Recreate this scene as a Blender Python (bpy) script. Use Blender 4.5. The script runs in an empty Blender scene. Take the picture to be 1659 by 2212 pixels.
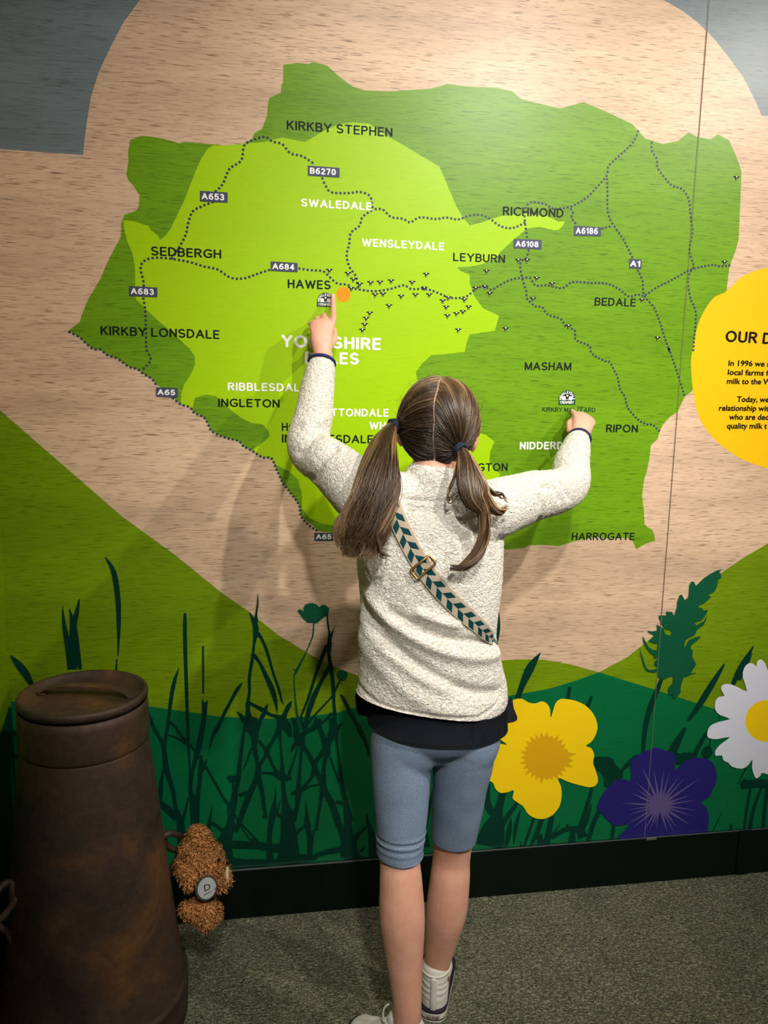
import bpy, bmesh, math, random
import numpy as np
from mathutils import Vector, Matrix, noise
from mathutils.bvhtree import BVHTree
from mathutils.geometry import tessellate_polygon

S = bpy.context.scene
COL = S.collection
random.seed(7)
RNG = np.random.default_rng(7)

# ------------------------------------------------------------------ camera
FPX, CX, CY = 1661.0, 829.5, 1106.0
M = np.array([[0.98707244, 0.00549686, -0.16018048],
              [-0.15908579, 0.15511087, -0.97500376],
              [0.01948627, 0.98788178, 0.15398014]])
EYE = np.array([0.0, 0.0, 1.40])
D = 1.9116                      # the mural's face stands at y = D
cam_d = bpy.data.cameras.new('camera')
cam = bpy.data.objects.new('camera', cam_d)
COL.objects.link(cam)
mw = Matrix.Identity(4)
for i in range(3):
    for j in range(3):
        mw[i][j] = M[i][j]
    mw[i][3] = EYE[i]
cam.matrix_world = mw
cam_d.sensor_fit = 'HORIZONTAL'
cam_d.sensor_width = 36.0
cam_d.lens = 36.0 * FPX / 1659.0
cam_d.clip_start = 0.02
S.camera = cam

# ------------------------------------------------------------------ world, lamps, exposure
S.view_settings.view_transform = 'Standard'
S.view_settings.look = 'None'
S.view_settings.exposure = 0.12
S.view_settings.gamma = 1.0
S.view_settings.use_curve_mapping = False
W = bpy.data.worlds.new('world')
S.world = W
W.use_nodes = True
W.node_tree.nodes['Background'].inputs['Color'].default_value = (1.0, 0.93, 0.85, 1)
W.node_tree.nodes['Background'].inputs['Strength'].default_value = 0.13


def spot(name, loc, aim, power, size_deg, blend, radius, color):
    l = bpy.data.lights.new(name, 'SPOT')
    l.energy = power
    l.spot_size = math.radians(size_deg)
    l.spot_blend = blend
    l.shadow_soft_size = radius
    l.color = color
    o = bpy.data.objects.new(name, l)
    COL.objects.link(o)
    o.location = loc
    o.rotation_euler = (Vector(aim) - Vector(loc)).to_track_quat('-Z', 'Y').to_euler()
    return o


spot('spotlight_or_fill', (1.22, -0.30, 2.95), (0.58, 1.91, 1.60), 190, 64, 1.0, 0.04, (1.0, 0.945, 0.87))
spot('spotlight_or_fill', (2.35, 0.25, 2.95), (0.48, 1.91, 1.40), 175, 64, 1.0, 0.04, (1.0, 0.915, 0.81))
spot('spotlight_or_fill', (0.36, 0.45, 2.95), (0.62, 1.91, 1.30), 44, 66, 1.0, 0.05, (1.0, 0.94, 0.86))
spot('spotlight_or_fill', (0.14, -0.80, 2.95), (0.74, 1.75, 0.62), 225, 50, 1.0, 0.06, (1.0, 0.955, 0.90))  # unseen fill lamp, added to brighten the fleece back, legs and floor


# ------------------------------------------------------------------ pixel -> place helpers
def ray(px, py):
    return M @ np.array([px - CX, -(py - CY), -FPX])


def at(px, py, y):
    d = ray(px, py)
    return Vector(EYE + d * (y / d[1]))


def floor_at(px, py, z=0.0):
    d = ray(px, py)
    return Vector(EYE + d * ((z - EYE[2]) / d[2]))


CROP = {'A': (0, 0, .36166), 'B': (530, 80, .36166), 'C': (1059, 0, .36166), 'D': (0, 700, .36166),
        'E': (1059, 750, .36166), 'F': (0, 1412, .36166), 'G': (1059, 1412, .36166), 'H': (560, 620, .45208),
        'g3': (310, 1250, .15672), 'g4': (530, 1250, .16275), 'g5': (310, 1560, .15672), 'g6': (540, 1560, .1748),
        'r1': (900, 1560, .24111), 'r2': (1250, 1540, .24653), 'r5': (1360, 1220, .18023), 'h': (700, 800, .25316),
        'p': (0, 0, 1.0)}


def Q(c, *pts):
    x0, y0, s = CROP[c]
    return [(x0 + p[0] * s, y0 + p[1] * s) for p in pts]


def wall(px, py):
    v = at(px, py, D)
    return (v.x, v.z)


# ------------------------------------------------------------------ object helpers
def link(o, parent=None):
    COL.objects.link(o)
    if parent is not None:
        o.parent = parent
        o.matrix_parent_inverse = parent.matrix_world.inverted()
    return o


def thing(name, label, cat, loc=(0, 0, 0), group=None):
    o = bpy.data.objects.new(name, None)
    o.empty_display_size = 0.05
    COL.objects.link(o)
    o.matrix_world = Matrix.Translation(loc)
    o['label'] = label
    o['category'] = cat
    if group:
        o['group'] = group
    return o


def mesh_obj(name, verts, faces, mats, parent=None, smooth=False, label=None):
    me = bpy.data.meshes.new(name)
    me.from_pydata([tuple(v) for v in verts], [], faces)
    for m in (mats if isinstance(mats, (list, tuple)) else [mats]):
        me.materials.append(m)
    if smooth:
        me.polygons.foreach_set('use_smooth', [True] * len(me.polygons))
    me.update()
    o = bpy.data.objects.new(name, me)
    link(o, parent)
    if label:
        o['label'] = label
    return o


def bm_obj(name, bm, mats, parent=None, smooth=False, label=None):
    me = bpy.data.meshes.new(name)
    bmesh.ops.recalc_face_normals(bm, faces=bm.faces[:])
    bm.to_mesh(me)
    bm.free()
    for m in (mats if isinstance(mats, (list, tuple)) else [mats]):
        me.materials.append(m)
    if smooth:
        me.polygons.foreach_set('use_smooth', [True] * len(me.polygons))
    o = bpy.data.objects.new(name, me)
    link(o, parent)
    if label:
        o['label'] = label
    return o


def add_box(bm, x0, x1, y0, y1, z0, z1, bevel=0.0):
    r = bmesh.ops.create_cube(bm, size=1.0)
    vs = r['verts']
    for v in vs:
        v.co = Vector((x0 + (v.co.x + .5) * (x1 - x0), y0 + (v.co.y + .5) * (y1 - y0), z0 + (v.co.z + .5) * (z1 - z0)))
    if bevel:
        es = list({e for v in vs for e in v.link_edges})
        bmesh.ops.bevel(bm, geom=es, offset=bevel, segments=2, affect='EDGES')


def box(name, dims, mat, parent=None, bevel=0.0):
    bm = bmesh.new()
    add_box(bm, *dims, bevel=bevel)
    return bm_obj(name, bm, mat, parent)


def structure(o):
    o['kind'] = 'structure'
    return o


def crom(pts, n=6, closed=False):
    P = [np.array(p, float) for p in pts]
    out = []
    N = len(P)
    rng = range(N) if closed else range(N - 1)
    for i in rng:
        if closed:
            a, b, c, d = P[i - 1], P[i], P[(i + 1) % N], P[(i + 2) % N]
        else:
            a, b, c, d = P[max(i - 1, 0)], P[i], P[i + 1], P[min(i + 2, N - 1)]
        for k in range(n):
            t = k / n
            out.append(.5 * ((2 * b) + (c - a) * t + (2 * a - 5 * b + 4 * c - d) * t * t + (3 * b - a - 3 * c + d) * t ** 3))
    if not closed:
        out.append(P[-1])
    return out


def add_tube(bm, pts, radii, seg=12, hint=(1, 0, 0), cap=True):
    """ring loft along pts; radii: number or (a, b) per point, a measured along hint"""
    P = [Vector(p) for p in pts]
    n = len(P)
    R = [(r, r) if isinstance(r, (int, float)) else r for r in radii]
    hint = Vector(hint)
    T = []
    for i in range(n):
        t = P[min(i + 1, n - 1)] - P[max(i - 1, 0)]
        T.append(t.normalized())
    if cap:
        def dome(p, t, r, sgn):
            res = []
            for k in (1, 2, 3):
                a = k / 3.4 * math.pi / 2
                res.append((p + t * sgn * math.sin(a) * min(r) * .8, (r[0] * math.cos(a), r[1] * math.cos(a)), t))
            return res
        seq = [x for x in reversed(dome(P[0], T[0], R[0], -1))] + [(P[i], R[i], T[i]) for i in range(n)] + dome(P[-1], T[-1], R[-1], 1)
    else:
        seq = [(P[i], R[i], T[i]) for i in range(n)]
    rings = []
    prev = None
    for p, r, t in seq:
        a = hint - t * hint.dot(t)
        if a.length < .15:
            a = prev - t * prev.dot(t) if prev is not None else t.orthogonal()
        a.normalize()
        prev = a
        b = t.cross(a)
        rings.append([bm.verts.new(p + a * (r[0] * math.cos(2 * math.pi * k / seg)) + b * (r[1] * math.sin(2 * math.pi * k / seg))) for k in range(seg)])
    for i in range(len(rings) - 1):
        for k in range(seg):
            bm.faces.new((rings[i][k], rings[i][(k + 1) % seg], rings[i + 1][(k + 1) % seg], rings[i + 1][k]))
    if cap:
        bm.faces.new(rings[0])
        bm.faces.new(rings[-1])
    return rings


def limb(bm, pts, radii, seg=20, hint=(1, 0, 0), cap=True, n=5):
    """add_tube along a smooth spline of points and radii"""
    R = [(r, r) if isinstance(r, (int, float)) else r for r in radii]
    C = crom([tuple(p) + tuple(r) for p, r in zip(pts, R)], n)
    return add_tube(bm, [c[:3] for c in C], [(float(c[3]), float(c[4])) for c in C], seg, hint, cap)


def add_ellipsoid(bm, c, r, rot=None, seg=20, rings=14):
    res = bmesh.ops.create_uvsphere(bm, u_segments=seg, v_segments=rings, radius=1.0)
    for v in res['verts']:
        q = Vector((v.co.x * r[0], v.co.y * r[1], v.co.z * r[2]))
        if rot is not None:
            q = rot @ q
        v.co = q + Vector(c)


def add_lathe(bm, c, prof, seg=64):
    rings = []
    for r, z in prof:
        rings.append([bm.verts.new((c[0] + r * math.cos(2 * math.pi * k / seg), c[1] + r * math.sin(2 * math.pi * k / seg), c[2] + z)) for k in range(seg)])
    for i in range(len(rings) - 1):
        for k in range(seg):
            bm.faces.new((rings[i][k], rings[i][(k + 1) % seg], rings[i + 1][(k + 1) % seg], rings[i + 1][k]))
    bm.faces.new(rings[0])
    bm.faces.new(rings[-1])


def remesh(bm, voxel, smooth=6, factor=.5):
    """union of closed shells -> one continuous skin (bmesh)"""
    bmesh.ops.recalc_face_normals(bm, faces=bm.faces[:])
    me = bpy.data.meshes.new('tmp')
    bm.to_mesh(me)
    bm.free()
    o = bpy.data.objects.new('tmp', me)
    COL.objects.link(o)
    md = o.modifiers.new('r', 'REMESH')
    md.mode = 'VOXEL'
    md.voxel_size = voxel
    if smooth:
        sm = o.modifiers.new('s', 'SMOOTH')
        sm.iterations = smooth
        sm.factor = factor
    bpy.context.view_layer.update()
    dg = bpy.context.evaluated_depsgraph_get()
    out = bmesh.new()
    out.from_mesh(o.evaluated_get(dg).to_mesh())
    o.evaluated_get(dg).to_mesh_clear()
    bpy.data.objects.remove(o)
    bpy.data.meshes.remove(me)
    return out


# ------------------------------------------------------------------ materials
def mat(name, color, rough=.5, spec=.5, metal=0.0):
    m = bpy.data.materials.new(name)
    m.use_nodes = True
    b = m.node_tree.nodes['Principled BSDF']
    b.inputs['Base Color'].default_value = (*color, 1)
    b.inputs['Roughness'].default_value = rough
    b.inputs['Specular IOR Level'].default_value = spec
    b.inputs['Metallic'].default_value = metal
    return m


def nd(m, typ, **kw):
    n = m.node_tree.nodes.new(typ)
    for k, v in kw.items():
        setattr(n, k, v)
    return n


def lk(m, a, b):
    m.node_tree.links.new(a, b)


def ramp(m, stops):
    r = nd(m, 'ShaderNodeValToRGB')
    e = r.color_ramp.elements
    while len(e) < len(stops):
        e.new(.5)
    for i, (p, c) in enumerate(stops):
        e[i].position = p
        e[i].color = (*c, 1) if len(c) == 3 else c
    return r


def noise_tex(m, scale_vec, scale=1.0, detail=3, rough=.5, dist=0.0, rot=(0, 0, 0), coord='Object'):
    tc = nd(m, 'ShaderNodeTexCoord')
    mp = nd(m, 'ShaderNodeMapping')
    mp.inputs['Scale'].default_value = scale_vec
    mp.inputs['Rotation'].default_value = rot
    lk(m, tc.outputs[coord], mp.inputs['Vector'])
    t = nd(m, 'ShaderNodeTexNoise')
    t.inputs['Scale'].default_value = scale
    t.inputs['Detail'].default_value = detail
    t.inputs['Roughness'].default_value = rough
    t.inputs['Distortion'].default_value = dist
    lk(m, mp.outputs['Vector'], t.inputs['Vector'])
    return t


def mixc(m, fac, a, b, blend='MIX'):
    x = nd(m, 'ShaderNodeMix', data_type='RGBA', blend_type=blend)
    for sock, v in ((x.inputs[0], fac), (x.inputs[6], a), (x.inputs[7], b)):
        if hasattr(v, 'links'):
            lk(m, v, sock)
        elif isinstance(v, (int, float)):
            sock.default_value = v
        else:
            sock.default_value = (*v, 1)
    return x.outputs[2]


def bump(m, height, strength, dist):
    b = nd(m, 'ShaderNodeBump')
    b.inputs['Strength'].default_value = strength
    b.inputs['Distance'].default_value = dist
    lk(m, height, b.inputs['Height'])
    lk(m, b.outputs['Normal'], m.node_tree.nodes['Principled BSDF'].inputs['Normal'])


def print_mat(name, color, grain=1.0, broad=1.0, rough=.36):
    """vinyl print; beech-grain flecks run along x on the wall"""
    m = mat(name, color, rough, .26)
    out = None
    fl = noise_tex(m, (25, 25, 600), 1.0, 1.5, .5, .12, rot=(0, math.radians(-1.2), 0))
    fr = ramp(m, [(0.0, (0, 0, 0)), (.335, (0, 0, 0)), (.395, (1, 1, 1))])
    lk(m, fl.outputs['Fac'], fr.inputs['Fac'])
    bd = noise_tex(m, (1.6, 1.6, 9), 1.0, 4, .55, .4)
    br = ramp(m, [(.3, (1 - .22 * broad,) * 3), (.7, (1 + .10 * broad,) * 3)])
    lk(m, bd.outputs['Fac'], br.inputs['Fac'])
    fine = noise_tex(m, (16, 16, 300), 1.0, 3, .6)
    fir = ramp(m, [(.3, (1 - .16 * grain,) * 3), (.7, (1 + .08 * grain,) * 3)])
    lk(m, fine.outputs['Fac'], fir.inputs['Fac'])
    c1 = mixc(m, 1.0, color, br.outputs['Color'], 'MULTIPLY')
    c2 = mixc(m, 1.0, c1, fir.outputs['Color'], 'MULTIPLY')
    dark = tuple(c * (1 - .60 * grain) * f for c, f in zip(color, (1.0, .95, .9)))
    c3 = mixc(m, fr.outputs['Color'], dark, c2)
    lk(m, c3, m.node_tree.nodes['Principled BSDF'].inputs['Base Color'])
    return m


MW = print_mat('beech_print', (.64, .45, .305), 1.0, 1.0)
M_SKY = print_mat('sky_print', (.155, .205, .225), .7, .8)
M_MAP = print_mat('map_green', (.135, .300, .006), .75, .7)
M_DALES = print_mat('dales_green', (.32, .55, .001), .10, .12)
M_HILL = print_mat('hill_green', (.16, .265, .003), .7, .6)
M_DEEP = print_mat('deep_green', (.002, .125, .040), .22, .3)
M_GRASS = print_mat('grass_teal', (.001, .032, .019), .1, .1)
M_POPPY = print_mat('poppy_green', (.004, .078, .034), .1, .1)
M_NAVY = mat('road_navy', (.035, .042, .075), .36, .26)
M_SIGN = mat('sign_navy', (.055, .062, .115), .36, .26)
M_TOWN = mat('lettering_dark', (.008, .014, .010), .45, .12)
M_HAWES = mat('lettering_teal', (.001, .026, .018), .45, .12)
M_WHITE = mat('lettering_white', (.82, .82, .78), .36, .26)
M_BLACK = mat('print_black', (.006, .005, .005), .45, .12)
M_YEL = mat('print_yellow', (.78, .46, .004), .36, .26)
M_YEL2 = mat('print_gold', (.62, .34, .006), .36, .26)
M_YELF = mat('petal_yellow', (.82, .56, .006), .36, .26)
M_ORANGE = mat('print_orange', (.95, .26, .002), .36, .26)
M_VIO = mat('petal_violet', (.018, .014, .130), .36, .26)
M_LILAC = mat('petal_lilac', (.095, .075, .20), .36, .26)
M_PETAL = mat('petal_white', (.62, .64, .72), .36, .26)
M_SEAM = mat('panel_gap', (.17, .135, .10), .6, .2)
M_LOGO = mat('logo_teal', (.006, .05, .045), .36, .26)

# ------------------------------------------------------------------ room shell
XL, XR, ZT = -0.602, 2.6, 3.0
YB = -1.9
# carpet
m_carpet = mat('carpet', (.1, .1, .08), .95, .1)
n1 = noise_tex(m_carpet, (1, 1, 1), 190, 3, .7, .6)
n2 = noise_tex(m_carpet, (90, 260, 100), 1.0, 3, .6, 1.0, rot=(0, 0, math.radians(35)))
n3 = noise_tex(m_carpet, (1, 1, 1), 9, 3, .6)
r1 = ramp(m_carpet, [(.37, (.030, .036, .026)), (.50, (.125, .135, .092)), (.64, (.42, .42, .30))])
avg = nd(m_carpet, 'ShaderNodeMath', operation='MULTIPLY_ADD')
lk(m_carpet, n1.outputs['Fac'], avg.inputs[0]); avg.inputs[1].default_value = .5
hf = nd(m_carpet, 'ShaderNodeMath', operation='MULTIPLY')
lk(m_carpet, n2.outputs['Fac'], hf.inputs[0]); hf.inputs[1].default_value = .5
lk(m_carpet, hf.outputs[0], avg.inputs[2])
lk(m_carpet, avg.outputs[0], r1.inputs['Fac'])
r3 = ramp(m_carpet, [(.3, (.8, .82, .8)), (.7, (1.1, 1.08, 1.02))])
lk(m_carpet, n3.outputs['Fac'], r3.inputs['Fac'])
lk(m_carpet, mixc(m_carpet, 1.0, r1.outputs['Color'], r3.outputs['Color'], 'MULTIPLY'),
   m_carpet.node_tree.nodes['Principled BSDF'].inputs['Base Color'])
bump(m_carpet, avg.outputs[0], 1.0, .010)
structure(box('floor', (XL - .1, XR, YB, D + .1, -.05, 0), m_carpet))
m_plain = mat('painted_board', (.30, .22, .15), .6, .3)
structure(box('wall_back', (XL - .1, XR, D + .012, D + .1, 0, ZT), m_plain))
structure(box('wall_left', (XL - .1, XL - .004, -.6, D + .011, 0, ZT), m_plain))
# skirting
m_skirt = mat('skirting_black', (.0025, .006, .004), .34, .22)
m_alu = mat('aluminium', (.45, .46, .47), .35, .5, .9)
SK = .139
bb = bpy.data.objects.new('baseboard_back', None)
COL.objects.link(bb)
structure(bb)
xj = wall(1587, 1830)[0]
box('skirting_board', (XL + .013, xj - .001, D - .013, D + .011, .0005, SK), m_skirt, bb, .0015)
box('skirting_board', (xj + .001, XR, D - .013, D + .011, .0005, SK), m_skirt, bb, .0015)
box('joint_cover', (xj + .001, xj + .042, D - .0155, D - .0105, .001, SK + .003), m_skirt, bb, .001)
box('top_trim', (XL + .013, XR, D - .0095, D - .0065, SK - .001, SK + .0018), m_alu, bb)
box('trim_clip', (wall(1393, 1806)[0] - .002, wall(1393, 1806)[0] + .03, D - .014, D - .011, SK - .004, SK + .004), m_alu, bb, .0008)
bl = bpy.data.objects.new('baseboard_left', None)
COL.objects.link(bl)
structure(bl)
box('skirting_board', (XL - .0035, XL + .012, -.6, D - .0135, .0005, SK), m_skirt, bl, .0015)
# ------------------------------------------------------------------ the printed mural
mural = thing('wall_mural', 'huge printed mural of a green map, roads and wild flowers on beech-grain panels', 'mural', (.6, D, 0))
xs = wall(1422, 1412)[0]
bm = bmesh.new()
add_box(bm, XL, xs - .0008, D, D + .011, SK - .004, ZT)
bm_obj('mural_panel', bm, MW, mural)
bm = bmesh.new()
add_box(bm, xs + .0008, XR, D, D + .011, SK - .004, ZT)
bm_obj('mural_panel', bm, MW, mural)
LIFT = [0.0]


def lift():
    LIFT[0] += 1.2e-5
    return D - LIFT[0]


def clip_low(p, zmin):
    return (p[0], max(p[1], zmin))


def fill(bm, vs, flat):
    for t in tessellate_polygon([flat]):
        try:
            bm.faces.new([vs[i] for i in t])
        except ValueError:
            pass


def poly(name, px, m, parent=mural, smooth=0, label=None):
    if smooth:
        px = crom(px, smooth, True)
    y = lift()
    bm = bmesh.new()
    co = [clip_low(wall(*p), SK - .003) for p in px]
    vs = [bm.verts.new((c[0], y, c[1])) for c in co]
    fill(bm, vs, [Vector((c[0], c[1], 0)) for c in co])
    return bm_obj(name, bm, m, parent, label=label)


GL = [0]


def ribbon_mesh(name, strokes, m, parent, label):
    V, Fc = [], []
    for P in strokes:
        GL[0] = (GL[0] + 1) % 40
        y = D - LIFT[0] - GL[0] * 1.2e-5
        n = len(P)
        base = len(V)
        for i, p in enumerate(P):
            t = np.array(P[min(i + 1, n - 1)][:2]) - np.array(P[max(i - 1, 0)][:2])
            t /= (np.linalg.norm(t) + 1e-9)
            nn = np.array((-t[1], t[0])) * max(p[2], .6) / 2
            for sgn in (1, -1):
                c = clip_low(wall(*(np.array(p[:2]) + nn * sgn)), SK - .003)
                V.append((c[0], y, c[1]))
        for i in range(n - 1):
            a = base + 2 * i
            Fc.append((a, a + 2, a + 3, a + 1))
    return mesh_obj(name, V, Fc, m, parent, label=label)


def ribbons(name, strokes, m, parent=mural, label=None):
    """tapered brush strokes [(px, py, full width px)]; strokes that touch make one plant"""
    S_ = [np.array(crom(st, 4)) for st in strokes]
    n = len(S_)
    root = list(range(n))

    def find(i):
        while root[i] != i:
            i = root[i]
        return i
    for i in range(n):
        for j in range(i):
            d = np.linalg.norm(S_[i][:, None, :2] - S_[j][None, :, :2], axis=2) - (S_[i][:, None, 2] + S_[j][None, :, 2]) / 2 - 2.5
            if d.min() < 0:
                root[find(i)] = find(j)
    groups = {}
    for i in range(n):
        groups.setdefault(find(i), []).append(S_[i])
    big = max(groups, key=lambda k: len(groups[k]))
    for k, g in groups.items():
        ribbon_mesh(name, g, m, parent, label if k == big else None)


def strokes(c, *sts):
    x0, y0, s = CROP[c]
    return [[(x0 + p[0] * s, y0 + p[1] * s, p[2] * s) for p in st] for st in sts]


# --- sky
poly('sky_print', [(-120, -80), (300, -60)] + Q('A', (835, 0), (740, 130), (660, 280), (590, 430), (545, 570), (520, 720), (502, 860), (495, 926), (0, 890)) + [(-120, 314)], M_SKY)
poly('sky_print', Q('C', (950, -55), (1035, 0), (1150, 65), (1240, 135), (1340, 235), (1430, 350), (1510, 460), (1570, 575), (1600, 640), (1622, 692), (1659, 692)) + [(1900, 265), (1900, -60), (1500, -80)], M_SKY)
poly('sky_print', Q('C', (205, -30), (220, 8), (250, -5), (330, -30)), M_SKY)
# --- hills
hill = [(-90, 815)] + Q('D', (0, 515), (730, 1150), (1040, 1375), (1330, 1610), (1490, 1720), (1659, 1855)) + \
    Q('g4', (800, 970), (975, 1070), (1160, 1160), (1470, 1280)) + [(850, 1472), (950, 1462), (1030, 1438), (1090, 1426), (1140, 1424)] + \
    Q('E', (330, 1868), (480, 1895), (650, 1942)) + [(1420, 1520), (1660, 1640), (1660, 1860), (-90, 1990)]
poly('hill_print', hill, M_HILL)
poly('hill_print', Q('E', (640, 1950), (650, 1942), (820, 1850), (890, 1795), (940, 1755), (1060, 1640), (1200, 1500), (1300, 1410), (1380, 1350), (1500, 1265), (1659, 1172)) + [(1900, 1065), (1900, 1720), (1400, 1720)], M_HILL)
poly('hill_print', [(-60, 1522)] + Q('F', (75, 285), (400, 270), (870, 312), (1140, 350), (1300, 375), (1560, 388)) + Q('g4', (560, 1855), (740, 1835), (1010, 1805), (1220, 1775), (1420, 1720)) +
     [(830, 1520), (930, 1516), (1030, 1510)] + Q('E', (110, 2083), (350, 2040), (500, 1995), (650, 1942)) + Q('G', (985, 215), (1340, 330)) + [(1659, 1566), (1900, 1630), (1900, 1900), (1000, 1950), (-60, 2040)],
     M_DEEP, label='deep green foreground of the print')
# --- map
map_pts = Q('A', (405, 1977), (475, 1925), (490, 1880), (520, 1800), (600, 1665), (640, 1570), (680, 1490), (722, 1415), (725, 1330), (742, 1285), (780, 1270), (820, 1255), (830, 1220), (834, 1165), (800, 1115), (765, 1075), (755, 1040), (768, 960), (765, 910), (778, 835), (850, 810), (895, 815), (975, 828), (1075, 857), (1090, 848), (1205, 855), (1275, 863), (1300, 862), (1330, 870), (1430, 862), (1460, 855), (1505, 830), (1520, 795), (1565, 770), (1595, 690), (1600, 620), (1610, 585), (1640, 572)) + \
    Q('B', (148, 362), (213, 332), (215, 285), (225, 270), (227, 165), (310, 155), (380, 162), (400, 150), (430, 155), (490, 172), (565, 240), (640, 295), (705, 318), (850, 325), (1000, 315), (1100, 310), (1160, 295), (1205, 280), (1330, 295), (1500, 302), (1600, 325)) + \
    Q('C', (135, 548), (185, 593), (415, 648), (558, 610), (700, 670), (850, 742), (925, 827), (1030, 860), (1120, 842), (1186, 790), (1230, 817), (1315, 832), (1360, 803), (1427, 838), (1470, 935), (1500, 1020), (1498, 1110), (1485, 1400), (1483, 1430), (1468, 1490), (1430, 1590), (1415, 1700), (1400, 1900), (1330, 2150)) + \
    Q('E', (1205, 262), (1160, 298), (1120, 385), (1075, 415), (1030, 465), (1010, 510), (1000, 548), (960, 585), (950, 670), (935, 740), (917, 800), (907, 890), (918, 980), (922, 1060), (940, 1075), (965, 1090), (980, 1120), (985, 1157), (930, 1172), (890, 1195), (880, 1205), (870, 1203), (850, 1155), (820, 1140), (700, 1142), (640, 1135), (520, 1155), (410, 1187), (325, 1182), (230, 1183), (200, 1200), (150, 1205)) + \
    [(1000, 1190), (850, 1180)] + Q('H', (360, 1178), (285, 1165), (200, 1095), (190, 1040), (150, 985), (110, 930), (60, 820), (25, 815)) + \
    Q('D', (1510, 760), (1455, 730), (1440, 710), (1410, 693), (1350, 680), (1265, 640), (1240, 590), (1215, 555), (1160, 530), (1135, 497), (1080, 480), (1030, 435), (935, 360), (910, 330), (850, 292), (820, 268), (770, 255), (700, 205), (640, 185), (600, 152), (560, 150), (520, 120), (470, 75))
poly('map_area', map_pts, M_MAP, label='mid green county outline of the map')
dales = Q('A', (1275, 868), (1240, 890), (1200, 950), (1170, 1020), (1130, 1120), (1095, 1210), (1060, 1280), (1020, 1365), (990, 1405), (955, 1433), (945, 1410), (920, 1388), (895, 1370), (890, 1350), (840, 1335), (790, 1320), (737, 1316), (740, 1360), (760, 1440), (790, 1510), (805, 1580), (808, 1650), (805, 1760), (815, 1790), (870, 1845), (950, 1920)) + \
    Q('D', (975, 5), (1070, 90), (1130, 145), (1165, 195), (1165, 245), (1140, 300), (1100, 360), (1082, 420), (1080, 478), (1135, 497), (1150, 505), (1165, 440), (1230, 422), (1290, 430), (1350, 490), (1440, 560), (1500, 590), (1570, 600), (1605, 640), (1612, 670), (1590, 690), (1510, 752), (1570, 797)) + \
    Q('H', (50, 818), (80, 850), (140, 880), (185, 920), (203, 985), (205, 1060), (240, 1105), (300, 1130), (380, 1145), (500, 1130)) + \
    [(880, 1120), (1000, 1080), (1050, 1050)] + [(1064, 1037), (1077, 1033), (1081, 1024), (1064, 1010), (1057, 995), (1059, 975), (1068, 954), (1049, 939), (1031, 934), (960, 900), (910, 850)] + \
    Q('B', (1030, 2060), (1018, 2000), (1060, 1945), (1110, 1900), (1200, 1893), (1310, 1880), (1320, 1830), (1340, 1775), (1490, 1755), (1515, 1665), (1420, 1620), (1365, 1545), (1340, 1470), (1340, 1420), (1280, 1395), (1265, 1375), (1340, 1372), (1400, 1360), (1480, 1335), (1520, 1295)) + \
    Q('C', (50, 1515), (130, 1440), (220, 1365), (270, 1358), (300, 1355), (340, 1366), (380, 1375), (410, 1372), (435, 1345), (445, 1322), (410, 1325), (370, 1305), (340, 1290), (200, 1275), (70, 1290), (0, 1310)) + \
    Q('B', (1500, 1075), (1420, 1105), (1340, 1125), (1300, 1080), (1260, 1010), (1200, 870), (1160, 775), (1060, 715), (960, 655), (870, 605), (740, 518), (640, 510), (560, 520), (470, 560), (355, 628), (220, 600), (110, 628), (0, 635)) + \
    Q('A', (1400, 864), (1330, 870))
poly('dales_area', dales, M_DALES, label='bright green inner region of the map')
poly('info_circle_print', [(1718.5 + 226 * math.cos(a), 795 + 219 * math.sin(a)) for a in []] or
     crom([(1493, 800), (1497, 750)] + [(1512, 690), (1540, 645), (1568, 632 - 2)] + [(1600, 600), (1630, 586), (1659, 578), (1715, 574), (1790, 588), (1870, 640), (1920, 715), (1935, 800), (1915, 890), (1860, 965), (1780, 1010), (1700, 1020), (1659, 1012), (1601.6, 991), (1547, 952), (1507.5, 894.7)], 6, True),
     M_YEL, label='yellow circle of text at the right edge')
INFO = mural.children[-1]
poly('town_marker', [(741.5 + 15.6 * math.cos(a * math.pi / 18), 636.3 + 16.6 * math.sin(a * math.pi / 18)) for a in range(36)], M_ORANGE, label='orange dot beside the pointing finger')


# --- roads: strings of small square dots
def road(px, parent=mural):
    y = lift()
    P = [np.array(wall(*p)) for p in crom(px, 5)]
    cum = [0.0]
    for a, b in zip(P, P[1:]):
        cum.append(cum[-1] + np.linalg.norm(b - a))
    step = .0099
    V, Fc = [], []
    s = .002
    i = 0
    while s < cum[-1]:
        while cum[i + 1] < s:
            i += 1
        t = (s - cum[i]) / max(cum[i + 1] - cum[i], 1e-9)
        c = P[i] * (1 - t) + P[i + 1] * t
        d = P[min(i + 2, len(P) - 1)] - P[max(i - 1, 0)]
        d /= np.linalg.norm(d) + 1e-9
        n = np.array((-d[1], d[0]))
        h = .0028
        b = len(V)
        for u, v in ((-1, -1), (1, -1), (1, 1), (-1, 1)):
            q = c + d * u * h + n * v * h
            V.append((q[0], y, q[1]))
        Fc.append((b, b + 1, b + 2, b + 3))
        s += step
    return mesh_obj('road_line', V, Fc, M_NAVY, parent)


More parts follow.
